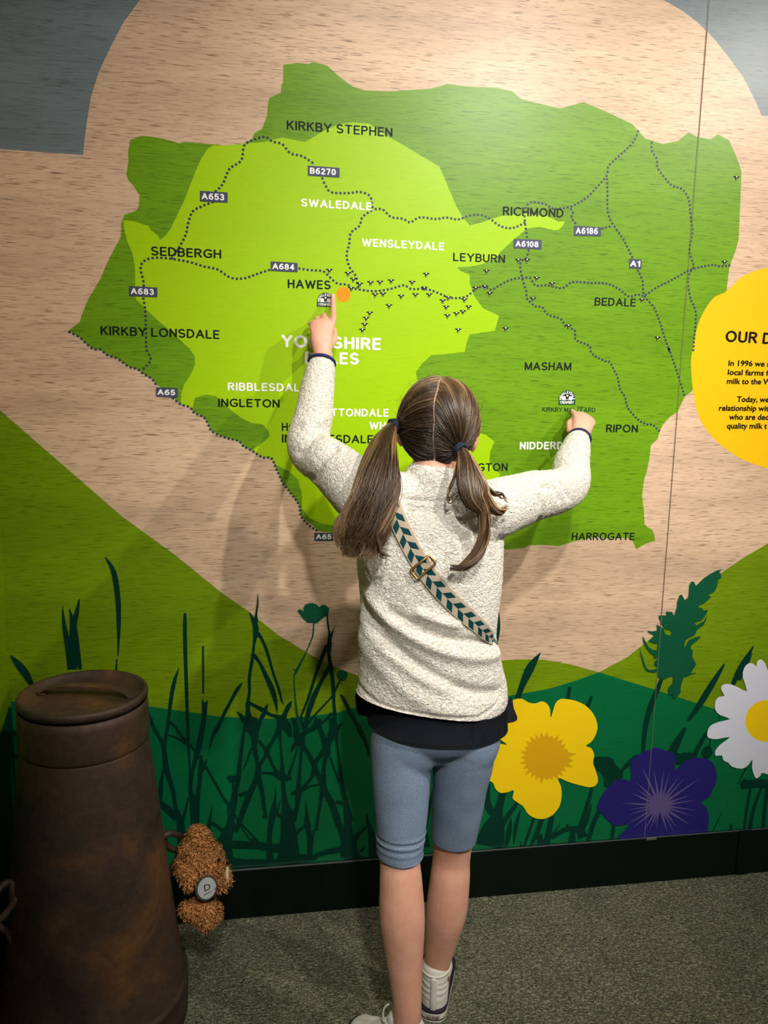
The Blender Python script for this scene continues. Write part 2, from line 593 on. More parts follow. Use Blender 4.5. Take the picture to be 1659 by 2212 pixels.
road(Q('A', (855, 2205), (900, 2150), (875, 2085), (872, 1990), (868, 1860), (855, 1770), (858, 1690), (840, 1610), (850, 1570), (890, 1545), (960, 1540), (1035, 1548), (1130, 1565), (1220, 1592), (1300, 1610), (1380, 1660), (1460, 1662), (1540, 1635), (1610, 1612)))
road(Q('B', (318, 1382), (380, 1392), (460, 1398), (490, 1420), (545, 1470), (610, 1480), (640, 1500), (760, 1518), (850, 1508), (900, 1495), (950, 1483), (990, 1505), (1070, 1505), (1130, 1520), (1200, 1550), (1250, 1560), (1320, 1550), (1375, 1505), (1430, 1490), (1470, 1510), (1540, 1470), (1600, 1445), (1659, 1440)) +
     Q('C', (240, 1662), (270, 1705), (350, 1705), (430, 1722), (490, 1685), (600, 1690), (700, 1695), (770, 1728), (825, 1770), (880, 1760), (920, 1765), (990, 1720), (1070, 1680), (1160, 1630), (1215, 1605), (1330, 1583), (1370, 1592), (1430, 1585)))
road(Q('A', (1025, 1545), (1050, 1510), (1075, 1470), (1110, 1400), (1125, 1330), (1150, 1265), (1200, 1235), (1270, 1207)))
road(Q('A', (1285, 1145), (1330, 1100), (1370, 1010), (1440, 960), (1455, 880), (1480, 850), (1570, 818), (1610, 830)) + Q('B', (160, 625), (220, 640), (270, 695), (340, 712), (420, 765)))
road(Q('B', (458, 840), (480, 890), (515, 928), (620, 932), (680, 925), (740, 945), (755, 985), (765, 1025), (820, 1030), (870, 1075), (940, 1085), (985, 1107), (1040, 1078), (1140, 1087), (1200, 1078), (1270, 1090), (1330, 1070), (1400, 1062), (1460, 1085), (1520, 1128), (1590, 1142), (1659, 1115)) + Q('C', (205, 1327)))
road(Q('B', (755, 1035), (700, 1075), (680, 1130), (630, 1170), (620, 1240), (605, 1300), (620, 1370), (660, 1430), (672, 1495)))
road(Q('C', (885, 780), (850, 855), (760, 940), (705, 995), (695, 1050), (630, 1125), (570, 1185), (480, 1235), (420, 1245), (370, 1245), (330, 1220), (250, 1208), (215, 1235), (205, 1300), (220, 1422)))
road(Q('C', (230, 1492), (215, 1540), (180, 1570), (190, 1660), (215, 1740), (220, 1785), (270, 1830), (310, 1835), (345, 1880), (420, 1905), (450, 1950), (505, 1975), (510, 2030), (590, 2065), (605, 2110), (680, 2155), (715, 2165)) +
     Q('E', (740, 140), (760, 180), (775, 250), (805, 300), (820, 360), (880, 430), (930, 460), (970, 465), (1012, 505)))
road(Q('C', (697, 1065), (700, 1150), (700, 1250), (720, 1320), (740, 1350), (800, 1440), (850, 1542)))
road(Q('C', (880, 1612), (910, 1680), (920, 1765), (985, 1850), (1030, 1980), (1070, 2100)) + Q('E', (1065, 5), (1110, 130), (1160, 290)))
road(Q('C', (480, 1245), (495, 1275), (485, 1300), (515, 1343)))
road(Q('C', (665, 1365), (730, 1350)))
road(Q('C', (965, 848), (965, 900), (995, 950), (998, 1000), (1040, 1060), (1085, 1108), (1145, 1130), (1185, 1190), (1195, 1280), (1208, 1380), (1190, 1500), (1215, 1590), (1190, 1630), (1180, 1690), (1195, 1780), (1228, 1870), (1220, 2000), (1212, 2110)))
road(Q('D', (410, 46), (470, 75), (520, 120), (560, 150), (600, 152), (640, 185), (700, 205), (770, 255), (820, 268), (850, 292), (910, 330), (937, 372)))
road(Q('D', (1030, 440), (1080, 480), (1135, 497), (1160, 530), (1215, 555), (1240, 590), (1265, 640), (1350, 680), (1410, 693), (1440, 710), (1455, 730), (1510, 760), (1570, 797), (1620, 800)) + Q('H', (80, 865), (110, 930), (150, 985), (190, 1040), (200, 1095), (240, 1140), (285, 1168)))


# --- lettering
def glyphs(text, offset=0.0, shear=0.0):
    cu = bpy.data.curves.new('txt', 'FONT')
    cu.body = text
    cu.offset = offset
    cu.shear = shear
    cu.resolution_u = 3
    o = bpy.data.objects.new('txt', cu)
    COL.objects.link(o)
    bpy.context.view_layer.update()
    dg = bpy.context.evaluated_depsgraph_get()
    me = o.evaluated_get(dg).to_mesh()
    V = [tuple(v.co[:2]) for v in me.vertices]
    Fc = [tuple(p.vertices) for p in me.polygons]
    o.evaluated_get(dg).to_mesh_clear()
    bpy.data.objects.remove(o)
    bpy.data.curves.remove(cu)
    return np.array(V), Fc


def arc(cx, cy, rx, ry, a0, a1, n=10):
    return [(cx + rx * math.cos(math.radians(a0 + (a1 - a0) * k / n)), cy + ry * math.sin(math.radians(a0 + (a1 - a0) * k / n))) for k in range(n + 1)]


def round_font():
    """rounded sans capitals and digits: char -> (width, centre-line strokes) for a cap height of 1"""
    f = {}
    f['A'] = (.74, [[(0, 0), (.37, 1), (.74, 0)], [(.13, .33), (.61, .33)]])
    f['B'] = (.56, [[(0, 0), (0, 1), (.30, 1)] + arc(.30, .765, .23, .235, 90, -90) + [(0, .53)], [(.30, .53)] + arc(.30, .265, .27, .265, 90, -90) + [(0, 0)]])
    f['C'] = (.68, [arc(.42, .5, .42, .5, 48, 312, 18)])
    f['D'] = (.64, [[(0, 0), (0, 1), (.22, 1)] + arc(.22, .5, .42, .5, 90, -90, 14) + [(0, 0)]])
    f['E'] = (.50, [[(.50, 1), (0, 1), (0, 0), (.50, 0)], [(0, .52), (.45, .52)]])
    f['F'] = (.48, [[(.48, 1), (0, 1), (0, 0)], [(0, .52), (.43, .52)]])
    f['G'] = (.74, [arc(.43, .5, .43, .5, 50, 310, 18) + [(.74, .16), (.74, .45), (.45, .45)]])
    f['H'] = (.60, [[(0, 0), (0, 1)], [(.60, 0), (.60, 1)], [(0, .52), (.60, .52)]])
    f['I'] = (0.0, [[(0, 0), (0, 1)]])
    f['K'] = (.58, [[(0, 0), (0, 1)], [(.54, 1), (.02, .42)], [(.20, .60), (.58, 0)]])
    f['L'] = (.48, [[(0, 1), (0, 0), (.48, 0)]])
    f['M'] = (.74, [[(0, 0), (0, 1), (.37, .06), (.74, 1), (.74, 0)]])
    f['N'] = (.60, [[(0, 0), (0, 1), (.60, 0), (.60, 1)]])
    f['O'] = (.80, [arc(.40, .5, .40, .5, 90, 450, 26)])
    f['P'] = (.54, [[(0, 0), (0, 1), (.28, 1)] + arc(.28, .74, .26, .26, 90, -90) + [(0, .48)]])
    f['R'] = (.58, [[(0, 0), (0, 1), (.30, 1)] + arc(.30, .755, .25, .245, 90, -90) + [(0, .51)], [(.28, .51), (.58, 0)]])
    f['S'] = (.58, [arc(.29, .75, .27, .25, 38, 250, 12) + [(.40, .45)] + arc(.29, .255, .29, .255, 50, -145, 12)])
    f['T'] = (.62, [[(0, 1), (.62, 1)], [(.31, 1), (.31, 0)]])
    f['U'] = (.60, [[(0, 1), (0, .30)] + arc(.30, .30, .30, .30, 180, 360, 12) + [(.60, 1)]])
    f['W'] = (1.04, [[(0, 1), (.26, 0), (.52, .92), (.78, 0), (1.04, 1)]])
    f['Y'] = (.66, [[(0, 1), (.33, .46), (.66, 1)], [(.33, .46), (.33, 0)]])
    f['Z'] = (.58, [[(.02, 1), (.56, 1), (0, 0), (.58, 0)]])
    f['0'] = (.52, [arc(.26, .5, .26, .5, 90, 450, 22)])
    f['1'] = (.24, [[(0, .78), (.24, 1), (.24, 0)]])
    f['2'] = (.50, [arc(.25, .74, .24, .26, 165, -30, 10) + [(0, 0), (.50, 0)]])
    f['3'] = (.50, [arc(.24, .75, .22, .25, 150, -90, 10), arc(.24, .26, .26, .26, 90, -150, 10)])
    f['4'] = (.54, [[(.40, 0), (.40, 1), (0, .28), (.54, .28)]])
    f['5'] = (.50, [[(.46, 1), (.08, 1), (.04, .50)] + arc(.24, .31, .26, .31, 120, -150, 12)])
    f['6'] = (.54, [arc(.36, .36, .35, .64, 68, 172, 10), arc(.27, .30, .27, .30, 90, 450, 20)])
    f['7'] = (.50, [[(0, 1), (.50, 1), (.18, 0)]])
    f['8'] = (.52, [arc(.26, .765, .22, .235, 270, -90, 16), arc(.26, .265, .26, .265, 90, 450, 18)])
    return f


ROUND = round_font()


def round_glyphs(text, hw):
    """outline mesh of a word set in the rounded capitals; hw = half stroke width, cap height 1"""
    x = 0.0
    V, Fc, L = [], [], []
    k = 1 - 2 * hw

    def ribbon(P, closed, layer):
        n = len(P)
        b = len(V)
        for i in range(n):
            p0 = P[(i - 1) % n] if (closed or i > 0) else None
            p1 = P[(i + 1) % n] if (closed or i < n - 1) else None
            ds = []
            if p0 is not None:
                ds.append((P[i] - p0) / np.linalg.norm(P[i] - p0))
            if p1 is not None:
                ds.append((p1 - P[i]) / np.linalg.norm(p1 - P[i]))
            t = sum(ds)
            t = t / np.linalg.norm(t)
            c = max(.5, float(np.dot(t, ds[0])))
            nn = np.array((-t[1], t[0])) * hw / c
            V.append(tuple(P[i] - nn))
            V.append(tuple(P[i] + nn))
        for i in range(n if closed else n - 1):
            j = (i + 1) % n
            Fc.append((b + 2 * i, b + 2 * j, b + 2 * j + 1, b + 2 * i + 1))
            L.append(layer)
        if not closed:
            for p, q in ((P[0], P[1]), (P[-1], P[-2])):
                d = (p - q) / np.linalg.norm(p - q)
                nn = np.array((-d[1], d[0]))
                c = len(V)
                V.extend(tuple(p + hw * (d * math.sin(a) + nn * math.cos(a))) for a in [math.pi * i / 8 for i in range(9)])
                Fc.append(tuple(range(c + 8, c - 1, -1)))
                L.append(layer)

    for ch in text:
        if ch == ' ':
            x += .30
            continue
        w, sts = ROUND[ch]
        layer = 0
        for st in sts:
            P = []
            for p in st:
                q = np.array((x + hw + p[0] * k, hw + p[1] * k))
                if not P or np.linalg.norm(q - P[-1]) > 1e-4:
                    P.append(q)
            closed = np.linalg.norm(P[0] - P[-1]) < 1e-3
            cuts = []
            n = len(P)
            for i in range(1, n - 1):
                u, v = P[i] - P[i - 1], P[i + 1] - P[i]
                if np.dot(u, v) / (np.linalg.norm(u) * np.linalg.norm(v)) < .45:
                    cuts.append(i)
            if closed and not cuts:
                ribbon(P[:-1], True, layer)
                layer += 1
                continue
            ids = [0] + cuts + [n - 1]
            for a, b in zip(ids, ids[1:]):
                ribbon(P[a:b + 1], False, layer)
                layer += 1
        x += w * k + 2 * hw + .115
    return np.array(V), Fc, L


def bfont_cap():
    h, _ = glyphs('H')
    return h[:, 1].max() - h[:, 1].min()


CAPH = bfont_cap()


def lettering(name, text, l, r, cap, m, parent=mural, bold=.012, shear=0.0, label=None, rounded=None):
    """baseline from pixel l to pixel r, cap height in px"""
    a, b = np.array(wall(*l)), np.array(wall(*r))
    up = np.array(wall(l[0], l[1] - cap)) - a
    capm = abs(up[1])
    d = (b - a)
    Ln = np.linalg.norm(d)
    d /= Ln
    n = np.array((-d[1], d[0]))
    y = lift()
    if rounded:
        V, Fc, Lr = round_glyphs(text, rounded)
        x0, x1 = 0.0, V[:, 0].max()
        sx, sy, by = Ln / (x1 - x0), capm, 0.0
        depth = {}
        for f, k in zip(Fc, Lr):
            for v in f:
                depth[v] = k * 1.5e-5
        LIFT[0] += 1.2e-5
    else:
        V, Fc = glyphs(text, bold, shear)
        x0, x1 = V[:, 0].min(), V[:, 0].max()
        sx, sy, by = Ln / (x1 - x0), capm / (CAPH + 2 * bold), bold
        depth = {}
    out = []
    for i, v in enumerate(V):
        q = a + d * ((v[0] - x0) * sx) + n * ((v[1] + by) * sy)
        out.append((q[0], y - depth.get(i, 0), q[1]))
    return mesh_obj(name, out, Fc, m, parent, label=label)


def word(text, c, l, r, cap, m=M_TOWN, bold=.078):
    l, r = Q(c, l, r)
    s = CROP[c][2]
    lettering('place_name', text, l, r, cap * s, m, rounded=bold)


word('KIRKBY STEPHEN', 'B', (247, 553), (878, 598), 56)
word('SWALEDALE', 'B', (332, 1012), (755, 1037), 49, M_WHITE, .092)
word('WENSLEYDALE', 'B', (695, 1250), (1188, 1275), 49, M_WHITE, .092)
word('LEYBURN', 'B', (1240, 1338), (1550, 1350), 50)
word('HAWES', 'B', (253, 1500), (510, 1508), 54, M_HAWES, .085)
word('YORKSHIRE', 'B', (215, 1852), (810, 1871), 75, M_WHITE, .098)
word('DALES', 'B', (355, 1950), (678, 1958), 73, M_WHITE, .098)
word('RICHMOND', 'C', (75, 1287), (437, 1300), 54)
word('BEDALE', 'C', (622, 1825), (868, 1832), 49)
word('MASHAM', 'E', (205, 138), (483, 140), 50)
word('KIRKBY MALZEARD', 'E', (310, 385), (627, 388), 27, M_HAWES, .068)
word('RIPON', 'E', (690, 508), (880, 510), 47)
word('NIDDERDALE', 'E', (175, 611), (555, 609), 46, M_WHITE, .092)
word('GRASSINGTON', 'p', (929, 1018.5), (1096, 1017.5), 17.5)
word('HARROGATE', 'E', (485, 1152), (860, 1152), 45)
word('SEDBERGH', 'A', (903, 1525), (1322, 1545), 54)
word('KIRKBY LONSDALE', 'A', (602, 2000), (1312, 2025), 54)
word('RIBBLESDALE', 'p', (492, 844), (663, 846.5), 18, M_WHITE, .092)
word('INGLETON', 'p', (471.5, 878.5), (604, 880.5), 18)
word('HORTON', 'p', (609, 931), (702, 932), 18)
word('IN RIBBLESDALE', 'p', (609, 956), (806, 957.5), 18)
word('LITTONDALE', 'p', (695, 899.5), (839.5, 900.5), 17.5, M_WHITE, .092)
word('WHARFEDALE', 'p', (797.5, 928), (952, 929), 17, M_WHITE, .092)


def road_sign(text, c, quad, m=M_SIGN):
    q = Q(c, *quad)
    o = poly('road_sign', q, m)
    h = q[3][1] - q[0][1]
    w = q[1][0] - q[0][0]
    l = (q[3][0] + w * .06, q[3][1] + (q[2][1] - q[3][1]) * .06 - h * .20)
    r = (q[3][0] + w * .88, q[3][1] + (q[2][1] - q[3][1]) * .88 - h * .20)
    lettering('sign_number', text, l, r, h * .62, M_WHITE, o, rounded=.095)


road_sign('A653', 'A', ((1195, 1140), (1360, 1150), (1360, 1212), (1195, 1203)))
road_sign('A683', 'A', ((772, 1708), (940, 1718), (940, 1776), (772, 1768)))
road_sign('A684', 'B', ((152, 1340), (312, 1350), (312, 1405), (152, 1397)))
road_sign('B6270', 'B', ((374, 768), (563, 782), (563, 840), (374, 828)))
road_sign('A6108', 'C', ((140, 1427), (306, 1433), (306, 1490), (140, 1483)))
road_sign('A6186', 'C', ((500, 1348), (660, 1358), (660, 1412), (500, 1408)))
road_sign('A1', 'C', ((830, 1545), (902, 1550), (902, 1606), (830, 1602)))
road_sign('A65', 'D', ((933, 378), (1062, 382), (1062, 438), (933, 433)))
road_sign('A65', 'H', ((265, 1173), (355, 1175), (355, 1213), (265, 1212)))

lettering('heading', 'OUR D', (1566, 738), (1666, 743.5), 24.5, M_BLACK, INFO, rounded=.082)
for t, l, r in (('In 1996 we s', (1573, 790), (1662, 792)), ('local farms f', (1571.5, 809.7), (1660, 811.5)), ('milk to the W', (1569.5, 829), (1666, 830.5)),
                ('Today, we', (1591, 868), (1660, 869)), ('relationship wit', (1552.5, 887), (1660, 888)), ('who are ded', (1574, 906.3), (1660, 907)),
                ('quality milk t', (1569.5, 925.5), (1656, 926))):
    lettering('body_text', t, l, r, 12.2, M_BLACK, INFO, .020, .0)


# --- sheep-head markers
def sheep_shapes(cx, cz, s, y):
    """returns vertex list, faces, material index (0 black, 1 white)"""
    head = [(-.24, .30), (-.13, .40), (.13, .40), (.24, .30), (.62, .30), (.68, .22), (.60, .12), (.38, .12), (.27, .10), (.20, -.25), (.18, -.42), (.10, -.50), (-.10, -.50), (-.18, -.42), (-.20, -.25), (-.27, .10), (-.38, .12), (-.60, .12), (-.68, .22), (-.62, .30)]
    blaze = [(-.17, .26), (-.12, .31), (.12, .31), (.17, .26), (.02, -.02), (-.02, -.02)]
    nose = [(.085 * math.cos(k * math.pi / 5), -.36 + .085 * math.sin(k * math.pi / 5)) for k in range(10)]
    V, Fc, I = [], [], []
    for k, (sh, mi) in enumerate(((head, 0), (blaze, 1), (nose, 1))):
        b = len(V)
        V += [(cx + p[0] * s, y - 4e-5 * (k > 0), cz + p[1] * s) for p in sh]
        Fc.append(tuple(range(b, b + len(sh))))
        I.append(mi)
    return V, Fc, I


def tri_fill(name, V, Fc, I, mats, parent):
    o = mesh_obj(name, V, Fc, mats, parent)
    for p, i in zip(o.data.polygons, I):
        p.material_index = i
    bm = bmesh.new()
    bm.from_mesh(o.data)
    for f in bm.faces:
        f.normal_update()
        if f.normal.y > 0:
            f.normal_flip()
    bmesh.ops.triangulate(bm, faces=[f for f in bm.faces if len(f.verts) > 4])
    bm.to_mesh(o.data)
    bm.free()
    return o


SHEEP = Q('B', (502, 1395), (613, 1413), (645, 1448), (683, 1477), (748, 1468), (804, 1465), (870, 1457), (996, 1466), (1080, 1418), (632, 1502), (775, 1540), (822, 1535), (930, 1549), (1016, 1540), (1068, 1500), (1098, 1540), (858, 1606), (743, 1650), (722, 1681), (713, 1718), (699, 1751), (1179, 1576), (1212, 1558), (1308, 1570), (1199, 1614), (1207, 1665), (1260, 1653), (1299, 1641), (1333, 1613), (1271, 1750), (1440, 1400), (1375, 1501), (1430, 1492), (1459, 1532), (1554, 1743)) + \
    Q('C', (167, 1556), (219, 1556), (277, 1663), (368, 1696), (255, 1785), (467, 1948), (905, 1792), (998, 2020), (1470, 1062), (1398, 1567))
LIFT[0] += 1e-4
for p in SHEEP:
    x, z = wall(*p)
    LIFT[0] += 1e-6
    V, Fc, I = sheep_shapes(x, z, .0122, D - LIFT[0])
    tri_fill('sheep_icon', V, Fc, I, [M_BLACK, M_WHITE], mural)
LIFT[0] += 1e-4


# --- the dairy's domed badge (twice)
def badge(cx, base, wpx, label):
    xc, zb = wall(cx, base)
    wl = wall(cx - wpx / 2, base)[0]
    r = xc - wl
    y = lift()

    def dome(k, h0, h):
        pts = [(-k, h0), (k, h0), (k, h)]
        pts += [(k * math.cos(a * math.pi / 20), h + k * math.sin(a * math.pi / 20)) for a in range(1, 20)]
        return pts + [(-k, h)]
    root_pts = dome(1.0, 0, .62)
    V = [(xc + p[0] * r, y, zb + p[1] * r) for p in root_pts]
    b = tri_fill('creamery_badge', V, [tuple(range(len(V)))], [0], [M_LOGO], mural)
    b['label'] = label
    # white meadow behind the sheep
    y2 = lift() - 4e-5
    inner = [(-.62, .50), (.62, .50), (.60, .86), (.34, 1.10), (-.34, 1.10), (-.60, .86)]
    V = [(xc + p[0] * r, y2, zb + p[1] * r) for p in inner]
    tri_fill('badge_field', V, [tuple(range(6))], [0], [M_WHITE], b)
    Vs, Fs, Is = sheep_shapes(xc, zb + .86 * r, r * .80, y2 - 8e-5)
    tri_fill('badge_sheep', Vs, Fs, Is, [M_BLACK, M_WHITE], b)
    # wording
    V1, F1 = glyphs('CREAMERY', .03)
    x0, x1 = V1[:, 0].min(), V1[:, 0].max()
    sc = 1.72 * r / (x1 - x0)
    yy = y2 - 4e-5
    mesh_obj('badge_text', [(xc - .86 * r + (v[0] - x0) * sc, yy, zb + .10 * r + v[1] * sc * 1.25) for v in V1], F1, M_WHITE, b)
    out, fo = [], []
    word_ = 'WENSLEYDALE'
    for i, ch in enumerate(word_):
        a = math.radians(180 - 4 - i * 172 / (len(word_) - 1))
        V2, F2 = glyphs(ch, .03)
        xm = (V2[:, 0].min() + V2[:, 0].max()) / 2
        s2 = .30 * r / .72
        c, s = math.cos(a - math.pi / 2), math.sin(a - math.pi / 2)
        b0 = len(out)
        for v in V2:
            u, w = (v[0] - xm) * s2 * .8, v[1] * s2
            px_, pz_ = .66 * math.cos(a) * r, (.62 + .62 * math.sin(a)) * r
            out.append((xc + px_ + u * c - w * s, yy, zb + pz_ + u * s + w * c))
        fo += [tuple(k + b0 for k in f) for f in F2]
    mesh_obj('badge_text', out, fo, M_WHITE, b)


badge(703, 662.3, 36, 'domed dairy badge under HAWES, partly behind the finger')
badge(1224, 873.8, 35.5, 'domed dairy badge above KIRKBY MALZEARD')

# --- grasses
LIFT[0] += 1e-4
gl = strokes('D', [(630, 1390, 4), (680, 1480, 30), (705, 1640, 32), (710, 1800, 24), (706, 1980, 5)], [(698, 2000, 8), (694, 2080, 12)],
             [(375, 1685, 3), (385, 1800, 24), (410, 1930, 40), (430, 2060, 50)], [(415, 1695, 3), (432, 1770, 26), (440, 1900, 50), (435, 2060, 50)], [(475, 1642, 7), (460, 1720, 26), (440, 1800, 40), (452, 1900, 44), (480, 2060, 22)],
             [(65, 1978, 4), (110, 2030, 40), (150, 2080, 46), (190, 2150, 30)])
ribbons('grass_print', gl, M_GRASS, label='grass blades printed behind the milk churn')
gl = strokes('F', [(60, 460, 24), (110, 475, 30), (180, 510, 30)], [(60, 600, 20), (170, 630, 30)])
ribbons('grass_print', gl, M_GRASS)
gl = strokes('g3', [(573, 472, 34), (572, 600, 52), (575, 900, 54), (590, 1400, 48), (605, 1900, 46), (612, 2106, 48)], [(823, 922, 26), (823, 1576, 26)], [(845, 1700, 74), (835, 1900, 70), (810, 2106, 66)],
             [(808, 1648, 3), (825, 1720, 44)], [(885, 1668, 3), (865, 1720, 44)],
             [(494, 1215, 3), (430, 1400, 50), (390, 1600, 55), (365, 1780, 50), (330, 2106, 36)], [(65, 1810, 3), (110, 1950, 40), (165, 2106, 46)], [(350, 1950, 6), (420, 2000, 24), (480, 2106, 36)],
             [(1368, 1428, 3), (1300, 1510, 50), (1200, 1690, 42), (1100, 1880, 46), (1000, 2106, 46)])
gl += strokes('g5', [(110, 0, 40), (190, 150, 46), (270, 290, 60), (295, 450, 70), (310, 600, 80), (350, 750, 70), (410, 950, 56), (440, 1150, 60), (500, 1350, 90), (530, 1550, 130), (540, 1800, 140)], [(340, 0, 36), (305, 220, 46), (290, 320, 60)],
              [(280, 620, 30), (250, 800, 50), (235, 950, 70), (230, 1100, 80), (340, 1200, 100), (460, 1330, 80)], [(220, 1180, 30), (235, 1370, 12)], [(360, 0, 14), (450, 80, 30), (530, 190, 40), (610, 280, 50), (700, 380, 24), (830, 560, 34), (1000, 850, 34), (1100, 1030, 36), (1190, 1150, 40)],
              [(335, 165, 12), (480, 220, 26), (600, 300, 40)], [(610, 0, 46), (620, 300, 44), (640, 600, 30), (655, 760, 60), (650, 950, 60), (690, 1080, 100), (700, 1250, 110), (690, 1400, 80), (680, 1550, 110), (680, 1800, 150)],
              [(820, 0, 60), (780, 250, 80), (740, 420, 80), (690, 620, 46), (660, 760, 50)], [(800, 450, 30), (790, 600, 60), (770, 850, 60), (750, 1050, 60), (750, 1400, 40)], [(880, 495, 10), (840, 600, 40), (800, 680, 40)],
              [(1050, 0, 40), (960, 180, 46), (900, 400, 4)], [(620, 1030, 20), (580, 1200, 40), (540, 1350, 50), (530, 1450, 80)], [(690, 280, 6), (670, 310, 26), (650, 340, 30)])
ribbons('grass_print', gl, M_GRASS, label='grass blades printed between churn and thistle stems')
gl = strokes('g5', [(1400, 0, 40), (1370, 250, 46), (1330, 550, 50), (1310, 750, 70), (1280, 900, 60), (1250, 1050, 100), (1220, 1250, 90), (1190, 1450, 130), (1120, 1650, 200), (1100, 1900, 280)], [(1230, 820, 20), (1240, 950, 24)],
             [(1460, -60, 130), (1530, 150, 110), (1530, 330, 70), (1560, 500, 50), (1590, 650, 70), (1540, 800, 60), (1480, 950, 80), (1400, 1150, 80), (1330, 1350, 70), (1260, 1500, 80)], [(1620, 0, 30), (1560, 120, 60)],
             [(1490, 350, 30), (1430, 520, 26), (1380, 640, 10)], [(1440, 960, 40), (1320, 1000, 50)], [(1590, 700, 50), (1640, 950, 50), (1665, 1200, 50)], [(945, 1150, 2), (925, 1300, 40), (900, 1450, 60), (870, 1600, 40)],
             [(940, 1380, 40), (1100, 1490, 50), (1150, 1550, 100)], [(1180, 1120, 40), (1150, 1280, 4)], [(1250, 1250, 20), (1310, 1350, 30), (1450, 1500, 20), (1600, 1660, 24)], [(1340, 1420, 20), (1480, 1640, 14)],
             [(980, 1660, 70), (1250, 1680, 110), (1659, 1700, 90)], [(1100, 1960, 240), (1659, 1980, 110)], [(1130, 1800, 150), (1215, 1850, 110)])
gl += strokes('g3', [(1455, 450, 2), (1500, 540, 40), (1535, 620, 70), (1550, 720, 80), (1525, 900, 36), (1500, 1100, 44), (1460, 1350, 44), (1460, 1550, 40), (1440, 1700, 50), (1440, 1850, 70), (1440, 2106, 130)], [(1576, 205, 6), (1575, 330, 24), (1555, 480, 30), (1550, 600, 60)], [(1285, 1830, 3), (1340, 1880, 50), (1400, 1960, 90)])
gl += strokes('g4', [(130, 700, 80), (210, 780, 40), (290, 970, 40), (370, 1250, 34), (440, 1450, 34), (480, 1600, 26), (512, 1672, 2)], [(110, 1010, 60), (190, 1110, 40), (280, 1300, 60), (360, 1480, 70), (405, 1650, 44), (425, 1795, 2)],
              [(30, 1640, 60), (120, 1680, 44), (240, 1745, 60), (330, 1800, 40), (430, 1830, 60), (490, 1880, 120), (510, 1970, 130)], [(303, 1655, 2), (270, 1720, 50), (240, 1800, 60), (200, 1870, 46), (150, 1990, 50), (120, 2089, 80)],
              [(20, 1650, 40), (50, 1850, 80), (80, 2000, 90), (130, 2089, 110)], [(618, 1615, 4), (580, 1680, 60), (530, 1780, 60), (500, 1880, 100)], [(500, 1900, 150), (440, 2000, 60), (400, 2089, 60)], [(500, 1900, 140), (560, 2000, 80), (600, 2089, 40)])
gl += strokes('g6', [(60, -60, 60), (60, 130, 90), (60, 250, 60), (85, 400, 34), (100, 560, 60), (100, 650, 70), (120, 750, 50), (155, 900, 40), (180, 1050, 30), (190, 1180, 60)], [(110, 0, 20), (70, 110, 50)], [(100, 600, 60), (60, 750, 60), (10, 900, 36)],
              [(110, 220, 30), (180, 310, 40), (210, 360, 66), (180, 430, 40), (110, 540, 40)], [(400, -60, 150), (360, 80, 60), (280, 230, 40), (215, 350, 60), (250, 450, 36), (310, 580, 36), (400, 670, 90)], [(370, 0, 60), (375, 200, 30), (395, 450, 30), (405, 640, 60), (415, 800, 50), (430, 950, 60), (460, 1150, 150), (480, 1400, 200), (480, 1750, 300)],
              [(480, 0, 40), (500, 110, 40), (512, 180, 5)], [(120, 620, 30), (260, 625, 30), (400, 680, 80), (480, 685, 60), (510, 685, 40)], [(320, 790, 4), (310, 950, 30), (290, 1100, 80), (260, 1250, 70), (240, 1450, 60), (250, 1700, 90)], [(380, 960, 10), (340, 1100, 20)], [(300, 1110, 60), (400, 1170, 40), (440, 1250, 90)],
              [(0, 1480, 110), (200, 1540, 90), (420, 1560, 120), (560, 1640, 200)], [(0, 1740, 120), (300, 1720, 60), (620, 1680, 110), (830, 1670, 40)])
ribbons('grass_print', gl, M_GRASS, label='tangle of tall dark grass printed left of the poppy')
